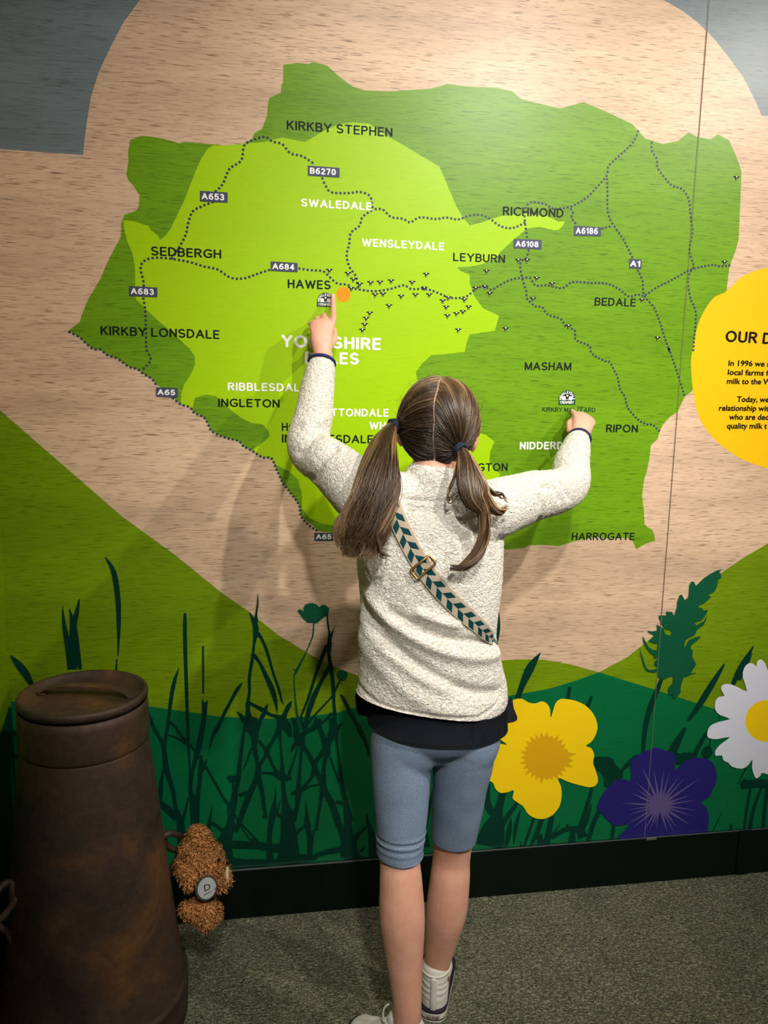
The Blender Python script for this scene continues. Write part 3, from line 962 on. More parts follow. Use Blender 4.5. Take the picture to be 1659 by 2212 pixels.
gl = strokes('g6', [(600, -60, 90), (610, 130, 150), (620, 200, 130), (660, 300, 60), (720, 380, 50), (790, 520, 60), (800, 560, 66), (860, 680, 60), (900, 760, 70), (940, 870, 70), (1010, 1000, 80), (1080, 1200, 80), (1160, 1420, 90), (1220, 1650, 200)],
             [(580, 240, 60), (520, 330, 30), (508, 375, 4)], [(600, 270, 20), (540, 480, 24), (480, 650, 40)], [(640, 300, 40), (625, 500, 36), (605, 750, 50), (600, 860, 80), (580, 1050, 50), (520, 1200, 120)],
             [(850, -40, 70), (760, 80, 40), (680, 110, 80)], [(840, -40, 90), (860, 60, 60), (900, 170, 60), (940, 280, 90), (960, 380, 70), (930, 450, 50), (910, 620, 50), (905, 760, 70), (870, 1000, 40), (830, 1250, 36), (820, 1330, 40)],
             [(1020, -60, 90), (1030, 80, 100), (980, 220, 80), (930, 330, 80), (830, 460, 50), (800, 540, 60), (760, 680, 40), (660, 800, 40), (620, 830, 60)], [(870, 760, 24), (740, 790, 24), (640, 830, 50), (510, 880, 40)], [(1150, 5, 2), (1080, 60, 60)],
             [(1060, 120, 70), (1075, 250, 30), (1100, 450, 30), (1130, 700, 46), (1150, 850, 50), (1180, 960, 60), (1200, 1100, 80), (1220, 1400, 110), (1250, 1650, 170)], [(990, 430, 26), (1060, 620, 20), (1110, 740, 30)], [(1060, 980, 30), (1150, 1000, 50)], [(1180, 1000, 50), (1240, 1120, 36), (1275, 1230, 2)],
             [(690, 960, 4), (700, 1100, 30), (710, 1250, 70), (740, 1450, 60), (735, 1690, 70)], [(690, 1270, 40), (600, 1340, 40), (540, 1400, 80)], [(790, 1330, 20), (770, 1500, 24), (745, 1690, 40)],
             [(760, 1660, 36), (950, 1600, 60), (1180, 1560, 80)], [(1440, 1110, 2), (1460, 1230, 40), (1500, 1350, 60), (1530, 1500, 110), (1530, 1690, 110)], [(1440, 1280, 20), (1380, 1350, 40), (1300, 1430, 70), (1250, 1550, 150), (1270, 1690, 200)], [(1430, 1525, 2), (1370, 1590, 40)],
             [(1330, 0, 36), (1400, 160, 40), (1455, 300, 30), (1483, 430, 2)], [(1270, 1690, 120), (1480, 1700, 60)])
gl += strokes('g4', [(1085, 470, 18), (1095, 600, 24), (1115, 720, 26), (1115, 850, 60), (1110, 1000, 46), (1130, 1150, 50), (1160, 1300, 44), (1170, 1500, 50), (1175, 1650, 40), (1185, 1800, 50), (1170, 1950, 80), (1150, 2089, 120)], [(1188, 615, 2), (1160, 700, 20), (1130, 780, 40)],
              [(1090, 880, 60), (1020, 1030, 50), (930, 1280, 40), (850, 1540, 36), (790, 1700, 30), (725, 1860, 24), (700, 1960, 20)], [(1110, 1180, 60), (1020, 1340, 44), (920, 1540, 70), (850, 1730, 70), (810, 1880, 50), (770, 2000, 40)],
              [(1150, 1780, 40), (1080, 1860, 36), (1010, 1910, 30), (940, 1930, 70), (900, 1990, 60), (800, 2010, 50)], [(925, 1825, 2), (945, 1900, 50)], [(1300, 1910, 4), (1220, 1990, 50), (1180, 2060, 70)], [(615, 1835, 10), (650, 1900, 60), (720, 2020, 90), (760, 2089, 150)],
              [(1255, 1525, 4), (1300, 1585, 40), (1400, 1770, 40), (1480, 1920, 40), (1560, 2089, 36)])
ribbons('grass_print', gl, M_GRASS, label='dark grass printed under the poppy beside the legs')
gl = strokes('r1', [(780, 600, 60), (740, 750, 70), (720, 850, 110), (690, 950, 200), (650, 1110, 260)], [(655, 540, 10), (630, 700, 60), (680, 820, 60)], [(900, 720, 30), (820, 830, 44), (760, 920, 60)], [(150, 600, 6), (110, 780, 30), (80, 950, 30), (90, 1110, 60)],
             [(845, 850, 4), (830, 960, 44), (800, 1110, 30)], [(930, 780, 4), (890, 920, 36), (870, 1090, 6)], [(1050, 850, 20), (1010, 970, 24), (960, 1110, 20)], [(1120, 860, 40), (1080, 980, 40), (1020, 1110, 24)], [(1210, 840, 40), (1190, 950, 50), (1160, 1110, 60)], [(1095, 1000, 50), (1120, 1110, 60)],
             [(1575, 585, 14), (1520, 780, 24), (1450, 940, 24)], [(1565, 720, 4), (1530, 850, 36), (1480, 950, 50)], [(1659, 760, 40), (1590, 880, 40), (1535, 1060, 36)], [(1210, 1030, 36), (1330, 960, 40), (1450, 960, 60), (1490, 1030, 90)], [(1280, 910, 4), (1220, 1000, 20)], [(1350, 905, 4), (1345, 960, 50)], [(1400, 960, 30), (1390, 1080, 70)], [(930, 1060, 4), (935, 1110, 20)]) + \
    strokes('E', [(50, 1570, 3), (45, 1680, 26), (30, 1790, 16)], [(300, 1822, 3), (240, 1910, 50), (190, 2020, 36), (158, 2110, 30)]) + \
    strokes('G', [(475, 196, 18), (460, 285, 24)], [(605, 252, 12), (580, 320, 26)])
ribbons('grass_print', gl, M_GRASS, label='dark grass printed under the yellow flower')
gl = strokes('G', [(1022, 150, 20), (990, 230, 30), (945, 350, 34), (920, 480, 26), (910, 600, 22)], [(1397, 60, 10), (1330, 170, 34), (1250, 300, 36), (1180, 400, 14)], [(1165, 440, 20), (1100, 540, 34), (1050, 610, 10)], [(1150, 470, 20), (1120, 530, 30), (1085, 620, 30)], [(1290, 470, 20), (1240, 560, 26), (1205, 640, 30)],
             [(1318, 490, 6), (1305, 560, 8)], [(780, 700, 16), (840, 640, 30), (880, 605, 16)], [(610, 780, 12), (560, 950, 18), (525, 1050, 16)], [(1555, 790, 16), (1535, 900, 16), (1515, 1050, 14)], [(1620, 790, 14), (1570, 930, 20), (1550, 1040, 26)], [(1659, 800, 30), (1640, 900, 20), (1628, 1040, 22)],
             [(1527, 680, 10), (1475, 780, 4)], [(1385, 940, 3), (1330, 1055, 7)], [(740, 1000, 20), (725, 1110, 24)], [(1438, 1015, 16), (1436, 1050, 16)], [(1370, 370, 3), (1366, 400, 5)]) + \
    strokes('r5', [(1490, 955, 3), (1420, 1080, 50), (1320, 1250, 70), (1235, 1430, 50)], [(1470, 1050, 3), (1400, 1200, 34), (1300, 1370, 60)])
ribbons('grass_print', gl, M_GRASS, label='dark stems printed around the violet and the daisy')
P1 = Q('g4', (695, 425), (700, 408), (735, 405), (760, 425), (772, 440), (770, 390), (790, 345), (840, 322), (895, 320), (945, 340), (982, 375), (1010, 352), (1050, 345), (1075, 360), (1112, 390), (1108, 430), (1095, 470), (1050, 500), (945, 587), (810, 578), (815, 568), (770, 530))
LIFT[0] += 5e-4
pop = poly('poppy_print', P1, M_POPPY, label='dark green poppy silhouette left of the person')
ribbons('poppy_stem', strokes('g4', [(907, 585, 18), (900, 700, 20), (885, 780, 18), (810, 960, 14), (720, 1140, 30), (670, 1230, 30), (645, 1300, 18), (655, 1500, 18), (680, 1750, 28), (710, 1900, 36), (740, 2040, 60)], [(630, 1190, 4), (665, 1210, 20)]), M_POPPY, pop)
LIFT[0] += 5e-4
bud = poly('bud_print', Q('g4', (1225, 1250), (1240, 1215), (1290, 1207), (1335, 1225), (1358, 1245), (1350, 1300), (1330, 1340), (1290, 1342), (1240, 1310)), M_POPPY)
ribbons('bud_stem', strokes('g4', [(1265, 1335, 18), (1180, 1500, 24), (1130, 1580, 22), (1000, 1720, 24), (880, 1850, 24), (800, 1970, 30)]), M_GRASS, bud)
poly('bud_print', Q('g5', (1145, 745), (1180, 728), (1300, 730), (1300, 790), (1270, 810), (1200, 820), (1170, 790)), M_GRASS)
poly('bud_print', Q('G', (1265, 570), (1290, 550), (1318, 560), (1320, 600), (1295, 622), (1265, 605)), M_GRASS, smooth=3)
poly('bud_print', Q('G', (615, 620), (640, 613), (700, 612), (730, 625), (745, 660), (790, 700), (790, 735), (750, 760), (710, 795), (680, 790), (680, 740), (660, 705), (635, 690)), M_GRASS, label='drooping dark flower head left of the violet')
poly('bud_print', Q('G', (1490, 765), (1510, 745), (1540, 755), (1590, 745), (1659, 750), (1720, 760), (1720, 800), (1600, 795), (1500, 805)), M_GRASS)
poly('bud_print', Q('G', (1100, 600), (1110, 590), (1140, 595), (1150, 585), (1170, 590), (1190, 583), (1215, 600), (1240, 640), (1110, 660)), M_GRASS)
plant = Q('r5', (1100, 50), (1040, 65), (970, 100), (880, 160), (790, 250), (765, 200), (735, 197), (712, 240), (700, 385), (655, 420), (620, 355), (595, 360), (570, 430), (560, 510), (530, 612), (500, 560), (430, 557), (440, 605), (345, 602), (350, 640), (385, 720), (430, 772), (490, 780), (500, 845), (425, 830), (405, 765), (320, 710), (325, 785), (260, 795), (210, 785), (215, 800), (295, 845), (225, 910), (290, 940), (335, 940), (325, 1020), (265, 1015), (215, 970), (150, 845), (160, 920), (200, 1000), (250, 1060), (300, 1090), (275, 1100), (290, 1115), (340, 1115), (300, 1150), (290, 1200), (335, 1215), (300, 1250), (230, 1255), (195, 1230), (160, 1130), (115, 985), (130, 1080), (160, 1200), (200, 1270), (280, 1290), (335, 1275), (335, 1340), (390, 1365), (420, 1368), (480, 1335), (515, 1330), (515, 1410), (465, 1460), (452, 1510), (470, 1555), (515, 1560), (512, 1595), (550, 1595), (605, 1530), (610, 1440), (640, 1350), (735, 1310), (805, 1292), (725, 1295), (795, 1190), (745, 1100), (752, 1020), (725, 1000), (730, 965), (835, 880), (845, 850), (770, 870), (700, 900), (660, 990), (650, 960), (670, 890), (780, 835), (805, 770), (880, 720), (915, 650), (918, 605), (890, 670), (830, 700), (795, 725), (772, 690), (860, 660), (920, 580), (930, 530), (885, 548), (855, 510), (820, 510), (825, 485), (900, 450), (970, 385), (940, 355), (1015, 315), (1045, 250), (1055, 180), (1095, 150), (1088, 100), (1065, 95))
poly('seed_head_print', plant, M_POPPY, label='tall ragged seed head at the right panel joint')


# --- flowers
def star(cx, cy, pts):
    return [(cx + r * math.cos(a), cy + r * math.sin(a)) for a, r in pts]


yf = Q('G', (110, 295), (145, 270), (190, 268), (225, 288), (265, 295), (305, 283), (335, 295), (355, 330), (360, 378), (385, 300), (410, 272), (445, 268), (510, 280), (570, 310), (615, 360), (637, 420), (632, 470), (605, 520), (570, 548), (600, 562), (618, 600), (612, 650), (625, 690), (640, 740), (635, 775), (600, 795), (540, 785), (470, 765), (402, 740), (420, 790), (424, 850), (410, 910), (370, 960), (320, 983), (270, 980), (225, 955), (195, 910), (160, 885), (132, 860), (138, 815), (100, 825), (60, 828), (30, 805), (10, 765), (-60, 730), (-70, 650), (-40, 580), (0, 540), (50, 535), (97, 540), (60, 510), (50, 470), (70, 420), (60, 350))
fl = poly('flower_print', yf, M_YELF, smooth=4, label='big yellow five-petalled flower right of the person')
c = Q('G', (328, 618))[0]
rg = random.Random(3)
sp = []
N = 27
for k in range(N):
    a = 2 * math.pi * k / N
    e = 1.0 + (.16 if abs(math.sin(a)) < .35 and math.cos(a) > 0 else 0)
    sp.append((a, 43.5 * e))
    sp.append((a + math.pi / N, (53 + rg.uniform(-3, 7)) * e))
poly('flower_centre', star(c[0], c[1], sp), M_YEL2, fl)
vf = Q('G', (835, 650), (850, 625), (900, 590), (960, 565), (990, 557), (1040, 575), (1090, 592), (1103, 630), (1103, 692), (1150, 645), (1210, 620), (1280, 622), (1325, 650), (1348, 700), (1345, 770), (1325, 810), (1310, 850), (1260, 885), (1290, 920), (1303, 980), (1295, 1050), (1280, 1085), (790, 1110), (800, 1055), (828, 1015), (770, 1025), (720, 1010), (645, 930), (640, 900), (680, 820), (740, 760), (790, 745), (838, 750))
fl = poly('flower_print', vf, M_VIO, smooth=3, label='violet flower low on the wall above the skirting')
c = Q('r2', (708, 805))[0]
sp = []
rays = [(92, 60), (99, 230), (106, 200), (113, 260), (122, 270), (140, 310), (150, 340), (163, 300), (172, 280), (183, 345), (203, 280), (215, 260), (224, 300), (245, 390), (260, 330), (276, 320), (286, 300), (303, 320), (312, 340), (326, 440), (342, 280), (352, 310), (8, 320), (18, 320), (33, 320), (53, 250), (62, 280), (75, 250)]
rays = sorted(rays)
for k, (a, L) in enumerate(rays):
    nxt = rays[(k + 1) % len(rays)][0] + (360 if k == len(rays) - 1 else 0)
    sp.append((math.radians(a), L * .24653))
    sp.append((math.radians((a + nxt) / 2), 21 + (k % 3)))
poly('flower_centre', star(c[0], c[1], sp), M_LILAC, fl)
dz = Q('G', (1659, 110), (1640, 60), (1615, 32), (1590, 45), (1585, 75), (1570, 60), (1540, 55), (1512, 85), (1505, 140), (1530, 222), (1470, 195), (1420, 178), (1385, 185), (1375, 210), (1395, 250), (1365, 255), (1342, 280), (1340, 330), (1370, 365), (1430, 388), (1360, 405), (1310, 430), (1293, 470), (1300, 500), (1350, 508), (1430, 495), (1370, 540), (1340, 580), (1345, 608), (1380, 605), (1390, 635), (1420, 650), (1440, 672), (1500, 685), (1540, 660), (1562, 630), (1560, 680), (1575, 730), (1590, 742), (1610, 725), (1620, 710), (1659, 720), (1700, 740), (1725, 650), (1790, 720), (1840, 660), (1820, 600), (1920, 590), (1940, 500), (1830, 470), (1960, 420), (1950, 330), (1830, 370), (1920, 230), (1870, 180), (1780, 290), (1810, 120), (1750, 80), (1700, 210), (1680, 110))
fl = poly('flower_print', dz, M_PETAL, smooth=2, label='white daisy at the right edge')
c = Q('G', (1644, 400))[0]
poly('flower_centre', star(c[0], c[1], [(2 * math.pi * k / 60, 44.0 + (1.6 if k % 2 else 0)) for k in range(60)]), M_YELF, fl)
# panel joint
y = lift()
mesh_obj('panel_joint', [(xs - .0007, y, SK), (xs + .0007, y, SK), (xs + .0007, y, ZT), (xs - .0007, y, ZT)], [(0, 1, 2, 3)], M_SEAM, mural, label='vertical joint between two mural panels')

# --- the side wall's own print
side = thing('side_mural', 'narrow strip of green printed wall meeting the mural in the left corner', 'mural', (XL - .002, 1.4, 0))
bm = bmesh.new()
add_box(bm, XL - .004, XL - .001, -.6, D - .001, SK, ZT)
bm_obj('mural_panel', bm, MW, side)


def side_poly(name, pts, m, k):
    bm = bmesh.new()
    vs = [bm.verts.new((XL - .001 + 2e-4 * k, p[0], p[1])) for p in pts]
    fill(bm, vs, [Vector((p[0], p[1], 0)) for p in pts])
    bm_obj(name, bm, m, side)


side_poly('hill_print', [(D - .001, SK), (D - .001, 1.305), (1.5, 1.40), (.8, 1.3), (-.6, 1.1), (-.6, SK)], M_HILL, 1)
side_poly('hill_print', [(D - .001, SK), (D - .001, .615), (1.895, .628), (1.87, .615), (1.7, .52), (1.2, .62), (-.6, .6), (-.6, SK)], M_GRASS, 2)
# ------------------------------------------------------------------ the person
def skin_mat():
    m = mat('skin', (.66, .34, .235), .48, .4)
    b = m.node_tree.nodes['Principled BSDF']
    b.inputs['Subsurface Weight'].default_value = .12
    b.inputs['Subsurface Radius'].default_value = (.012, .004, .002)
    n = noise_tex(m, (1, 1, 1), 22, 3, .6)
    r = ramp(m, [(.3, (.64, .305, .205)), (.7, (.72, .395, .275))])
    lk(m, n.outputs['Fac'], r.inputs['Fac'])
    lk(m, r.outputs['Color'], b.inputs['Base Color'])
    n2 = noise_tex(m, (1, 1, 1), 900, 2, .5)
    bump(m, n2.outputs['Fac'], .12, .0006)
    return m


M_SKIN = skin_mat()
M_NAIL = mat('nail', (.78, .48, .42), .3, .5)


def fleece_mat():
    m = mat('sherpa_fleece', (.82, .78, .68), .95, .15)
    b = m.node_tree.nodes['Principled BSDF']
    b.inputs['Sheen Weight'].default_value = .25
    b.inputs['Sheen Roughness'].default_value = .5
    v = noise_tex(m, (1, 1, 1.35), 150, 3, .60, 1.0)
    r = ramp(m, [(.30, (.58, .53, .42)), (.45, (.84, .79, .68)), (.70, (.90, .87, .78))])
    lk(m, v.outputs['Fac'], r.inputs['Fac'])
    lk(m, r.outputs['Color'], b.inputs['Base Color'])
    bump(m, v.outputs['Fac'], 1.0, .009)
    return m


M_FLEECE = fleece_mat()
M_CUFF = mat('cuff_navy', (.018, .024, .095), .7, .2)
M_TEE = mat('tee_black', (.012, .014, .020), .85, .2)
M_BODY_HIDDEN = M_SKIN


def legging_mat():
    m = mat('legging_blue', (.17, .24, .36), .75, .25)
    b = m.node_tree.nodes['Principled BSDF']
    n = noise_tex(m, (600, 600, 900), 1.0, 2, .5)
    r = ramp(m, [(.35, (.13, .185, .27)), (.65, (.23, .305, .41))])
    lk(m, n.outputs['Fac'], r.inputs['Fac'])
    sp = noise_tex(m, (1, 1, 1), 520, 1, .5)
    r2 = ramp(m, [(.73, (0, 0, 0)), (.78, (1, 1, 1))])
    lk(m, sp.outputs['Fac'], r2.inputs['Fac'])
    lk(m, mixc(m, r2.outputs['Color'], r.outputs['Color'], (.62, .68, .80)), b.inputs['Base Color'])
    bump(m, n.outputs['Fac'], .25, .0008)
    return m


M_LEG = legging_mat()

girl = thing('person', 'child with two ponytails in cream fleece and blue leggings, pointing both hands at the map', 'person', (.34, 1.47, 0))

# joints, placed by where the photograph shows them and how far each stands from the wall
shL, elL, wrL = at(775, 1050, 1.50), at(668, 962, 1.70), at(697, 772, 1.822)
shR, elR, wrR = at(1072, 1078, 1.48), at(1222, 1043, 1.665), at(1252, 945, 1.812)
neck = at(930, 1042, 1.505)
HC = Vector((.363, 1.545, 1.336))                      # head centre
YAW = math.radians(18)
FWD = Vector((math.sin(YAW), math.cos(YAW), .06)).normalized()
UPV = Vector((.03, -.08, 1)).normalized()
RGT = FWD.cross(UPV).normalized()
UPV = RGT.cross(FWD).normalized()
HR = Matrix((RGT, FWD, UPV)).transposed()              # head frame: x right, y forward, z up
hipL, knL, cfL, anL = at(868, 1600, 1.475), at(864, 1850, 1.452), at(868, 1985, 1.425), at(880, 2178, 1.385)
hipR, knR, cfR, anR = at(1003, 1600, 1.475), at(977, 1850, 1.52), at(963, 1965, 1.527), at(940, 2105, 1.54)
footL_dir = Vector((-.66, .75, 0)).normalized()
footR_dir = Vector((.30, .95, 0)).normalized()


def hand(bm, wr, mcps, index_pts, curl_dir, thumb, r=1.0, curl_down=Vector((0, 0, -1))):
    """palm fan from wrist to knuckles, index finger straight, three fingers curled, thumb from the palm's side"""
    mid = (mcps[1] + mcps[2]) / 2
    across = (mcps[0] - mcps[3]).normalized()
    add_tube(bm, [wr, wr.lerp(mid, .45), wr.lerp(mid, .95)], [(.0195, .0145), (.0265, .0135), (.0285, .0115)], 16, across)
    for k, m_ in enumerate(mcps):
        add_tube(bm, [wr.lerp(mid, .25) + (m_ - mid) * .3, m_], [.0095, (.0086 if k < 3 else .0078)], 12)
    add_tube(bm, index_pts, [.0081, .0074, .0066, .0056][:len(index_pts)], 12)
    for k, m_ in enumerate(mcps[1:]):
        s = (1.0, .95, .82)[k] * r
        u = (m_ - wr).normalized()
        p1 = m_ + curl_dir * .026 * s + u * .010
        p2 = p1 + curl_dir * .004 - u * .019 * s
        p3 = p2 - curl_dir * .014 * s - u * .008
        add_tube(bm, [m_, p1, p2, p3], [.0083 * s, .0080 * s, .0070 * s, .0058 * s], 12)
    add_tube(bm, thumb, [.0098, .0088, .0078, .0062][:len(thumb)], 12)


bm = bmesh.new()
# head: skull, face, jaw, nose, lips, brows, ears
add_ellipsoid(bm, HC, (.0735, .088, .092), HR, 28, 20)


def hp(x, y, z):
    return HC + HR @ Vector((x, y, z))


add_ellipsoid(bm, hp(0, .030, -.045), (.056, .058, .062), HR, 24, 16)
add_ellipsoid(bm, hp(0, .058, -.088), (.026, .024, .018), HR, 16, 10)
add_tube(bm, [hp(0, .086, .004), hp(0, .098, -.026), hp(0, .103, -.036)], [.006, .009, .0095], 12)
for sx in (-1, 1):
    add_ellipsoid(bm, hp(sx * .008, .096, -.040), (.006, .007, .005), HR, 12, 8)
    add_ellipsoid(bm, hp(sx * .036, .068, -.030), (.022, .020, .020), HR, 14, 10)
    add_tube(bm, [hp(sx * .012, .086, .022), hp(sx * .03, .083, .026), hp(sx * .046, .068, .020)], [.004, .0045, .003], 10)
    add_ellipsoid(bm, hp(sx * .077, -.012, -.016), (.008, .019, .029), HR, 16, 12)
    add_ellipsoid(bm, hp(sx * .074, -.004, -.040), (.006, .010, .011), HR, 12, 8)
add_tube(bm, [hp(-.019, .086, -.060), hp(0, .0925, -.058), hp(.019, .086, -.060)], [.003, .0052, .003], 10)
add_tube(bm, [hp(-.016, .085, -.067), hp(0, .090, -.068), hp(.016, .085, -.067)], [.003, .0055, .003], 10)
add_tube(bm, [neck + Vector((0, -.002, -.04)), neck + Vector((.005, .004, .02)), hp(0, -.016, -.05)], [.047, .043, .045], 20)
# trunk under the clothes
add_tube(bm, [Vector((.355, 1.478, .70)), Vector((.356, 1.48, .76)), Vector((.352, 1.485, .90)), Vector((.345, 1.492, 1.05)), Vector((.338, 1.50, 1.16)), neck],
         [(.085, .06), (.100, .066), (.092, .066), (.100, .066), (.085, .050), (.045, .042)], 24)
for sh, el, wr in ((shL, elL, wrL), (shR, elR, wrR)):
    limb(bm, [Vector((.335, 1.497, 1.15)).lerp(sh, .45), sh, sh.lerp(el, .5), el, el.lerp(wr, .45), wr], [.040, .037, .033, .029, .027, (.0205, .017)], 16)
# left hand: back of the hand seen, index straight up the wall
mL = [at(720, 690, 1.848), at(701, 690, 1.848), at(686.5, 697, 1.846), at(674, 707, 1.842)]
hand(bm, wrL, mL, [mL[0], at(720, 664, 1.876), at(719.5, 647, 1.893), at(718, 636.5, 1.9035)], Vector((0, .97, .1)), [wrL.lerp(mL[0], .25) + Vector((.006, .008, 0)), at(723, 733, 1.862), at(721, 712, 1.878), at(708, 700, 1.885)])
# right hand: knuckles seen, index straight into the wall
mR = [at(1244, 899, 1.858), at(1258.5, 896, 1.862), at(1271, 903, 1.858), at(1281, 914, 1.85)]
hand(bm, wrR, mR, [mR[0], at(1239.5, 893, 1.878), at(1237, 889, 1.894), at(1235, 886.5, 1.9035)], Vector((-.05, .97, -.2)), [wrR.lerp(mR[0], .15) + Vector((-.006, .006, 0)), at(1230, 930, 1.84), at(1229, 914, 1.858), at(1236, 905, 1.874)])
# legs and feet
for hip, kn, cf, an, fd, rr in ((hipL, knL, cfL, anL, footL_dir, (.060, .052, .0415, .0475, .0295)), (hipR, knR, cfR, anR, footR_dir, (.060, .050, .041, .046, .0265))):
    th = hip.lerp(kn, .5)
    limb(bm, [hip + Vector((0, .0, .05)), hip, th, kn + Vector((0, .004, .01)), kn.lerp(cf, .4) + Vector((0, -.002, 0)), cf + Vector((0, -.004, 0)), cf.lerp(an, .5), an, Vector((an.x, an.y, .05))],
         [rr[0], rr[0], rr[1], (rr[2] + .001, rr[2] + .003), rr[2] + .0035, rr[3], rr[3] * .80, rr[4], rr[4] * 1.02], 24)
    an0 = Vector((an.x, an.y, .045))
    add_tube(bm, [an0 - fd * .012 + Vector((0, 0, -.012)), an0 + fd * .05 + Vector((0, 0, -.012)), an0 + fd * .115 + Vector((0, 0, -.024))], [(.025, .024), (.030, .022), (.030, .012)], 16, fd.cross(Vector((0, 0, 1))))
bm = remesh(bm, .0032, 5, .5)
body = bm_obj('body', bm, M_SKIN, girl, True)
# eyes
m_eye = mat('eye_white', (.8, .8, .78), .2, .5)
m_iris = mat('iris_brown', (.06, .03, .015), .2, .5)
for sx in (-1, 1):
    bm = bmesh.new()
    add_ellipsoid(bm, hp(sx * .031, .0755, .004), (.0118, .0105, .0085), HR, 16, 12)
    e = bm_obj('eye', bm, m_eye, girl, True)
    bm = bmesh.new()
    add_ellipsoid(bm, hp(sx * .031, .0845, .004), (.005, .0022, .005), HR, 12, 8)
    bm_obj('iris', bm, m_iris, e, True)
# fingernail of the left index
bm = bmesh.new()
nt = at(719.2, 641, 1.8925)
add_ellipsoid(bm, nt + Vector((0, -.0035, 0)), (.0040, .0022, .0058), None, 12, 8)
bm_obj('fingernail', bm, M_NAIL, girl, True, label='pale nail of the pointing finger')


# ------------------------------------------------------------------ clothes
def fold(co, lines, yref):
    """sum of ridge profiles along pixel polylines laid on the cloth's back"""
    h = 0.0
    for P, amp, w in lines:
        best = 9
        for a, b in zip(P, P[1:]):
            ab = (b[0] - a[0], b[1] - a[1])
            L2 = ab[0] ** 2 + ab[1] ** 2
            t = max(0, min(1, ((co.x - a[0]) * ab[0] + (co.z - a[1]) * ab[1]) / L2))
            d = math.hypot(co.x - a[0] - ab[0] * t, co.z - a[1] - ab[1] * t)
            best = min(best, d)
        h += 1.6 * amp * math.exp(-(best / w) ** 2)
    return h


def pxline(pts, y):
    return [(v.x, v.z) for v in (at(p[0], p[1], y) for p in crom(pts, 3))]


bm = bmesh.new()
rows = [(1100, 800, 1060, .052, 1.497), (1128, 776, 1084, .071, 1.494), (1190, 771, 1087, .083, 1.488), (1250, 775, 1083, .086, 1.484), (1320, 779, 1074, .086, 1.480), (1390, 776, 1071, .087, 1.478), (1450, 772, 1082, .091, 1.477), (1497, 768, 1093, .096, 1.477), (1531, 771, 1095, .098, 1.477)]
pts, rad = [], []
for py, xl, xr, ry, yc in rows:
    a, b = at(xl, py, yc), at(xr, py, yc)
    c = (a + b) / 2
    c.z = at((xl + xr) / 2, py, yc).z
    pts.append(c)
    rad.append(((b.x - a.x) / 2, ry))
limb(bm, list(reversed(pts)), list(reversed(rad)), 40)
# yoke from shoulder to shoulder and up to the collar
yk = at(929, 1098, 1.503)
limb(bm, [shL + Vector((.004, 0, -.022)), yk.lerp(shL, .55) + Vector((0, 0, -.006)), yk + Vector((0, 0, .004)), yk.lerp(shR, .55) + Vector((0, 0, -.004)), shR + Vector((-.004, 0, -.022))],
     [(.052, .056), (.056, .055), (.062, .056), (.056, .055), (.052, .056)], 24, (0, 0, 1))
# collar
cb, ct = at(929, 1085, 1.503), at(931, 1036, 1.512)
add_tube(bm, [cb + Vector((0, 0, -.03)), cb, cb.lerp(ct, .5), ct], [(.085, .064), (.066, .059), (.058, .056), (.0555, .057)], 28)
chest = Vector((.338, 1.495, 1.13))
# sleeves
inL = at(850, 1130, 1.495)
limb(bm, [inL, shL + Vector((.01, 0, -.02)), shL.lerp(elL, .45) + Vector((0, 0, -.005)), elL + Vector((0, -.004, -.004)), elL.lerp(wrL, .35), elL.lerp(wrL, .72), wrL.lerp(elL, .12)],
         [.066, .061, .054, .049, .0425, .0375, (.0345, .033)], 24)
inR = at(1010, 1125, 1.49)
limb(bm, [inR, shR + Vector((-.008, 0, -.022)), shR.lerp(elR, .45) + Vector((0, 0, -.012)), elR + Vector((.002, -.006, -.008)), elR.lerp(wrR, .4), elR.lerp(wrR, .75), wrR.lerp(elR, .10)],
         [.066, .061, .054, .0475, .041, .0355, (.031, .030)], 24)
bm = remesh(bm, .0032, 9, .5)
bm.normal_update()
LN = [(pxline([(785, 1285), (800, 1340), (850, 1400), (930, 1455), (1010, 1490), (1085, 1505)], 1.40), -.0085, .012),
      (pxline([(782, 1320), (815, 1385), (880, 1440), (960, 1480)], 1.40), .006, .014),
      (pxline([(800, 1300), (850, 1350), (930, 1395), (1010, 1420), (1082, 1428)], 1.40), .007, .012),
      (pxline([(850, 1330), (930, 1368), (1000, 1385), (1075, 1396)], 1.40), -.006, .010),
      (pxline([(905, 1325), (960, 1345), (985, 1350)], 1.40), .006, .009),
      (pxline([(790, 1400), (850, 1470), (930, 1520), (1020, 1540)], 1.40), .005, .018),
      (pxline([(1088, 1130), (1085, 1200)], 1.42), -.004, .005),
      (pxline([(775, 1120), (790, 1180)], 1.42), -.004, .006),
      (pxline([(776, 1508), (830, 1534), (930, 1541), (1040, 1546), (1098, 1522)], 1.39), -.003, .004),
      (pxline([(872, 1078), (930, 1084), (988, 1080)], 1.44), -.0028, .004)]
SLV = [(pxline([(690, 935), (668, 945), (642, 975)], 1.66), -.005, .008), (pxline([(720, 965), (690, 990), (672, 1035)], 1.6), -.005, .008), (pxline([(700, 905), (660, 915)], 1.7), .004, .01),
       (pxline([(1150, 1045), (1180, 1050), (1195, 1075)], 1.58), -.0045, .007), (pxline([(1165, 1020), (1190, 1035), (1215, 1070)], 1.6), -.004, .007), (pxline([(1125, 1055), (1150, 1085), (1150, 1120)], 1.55), -.003, .007)]
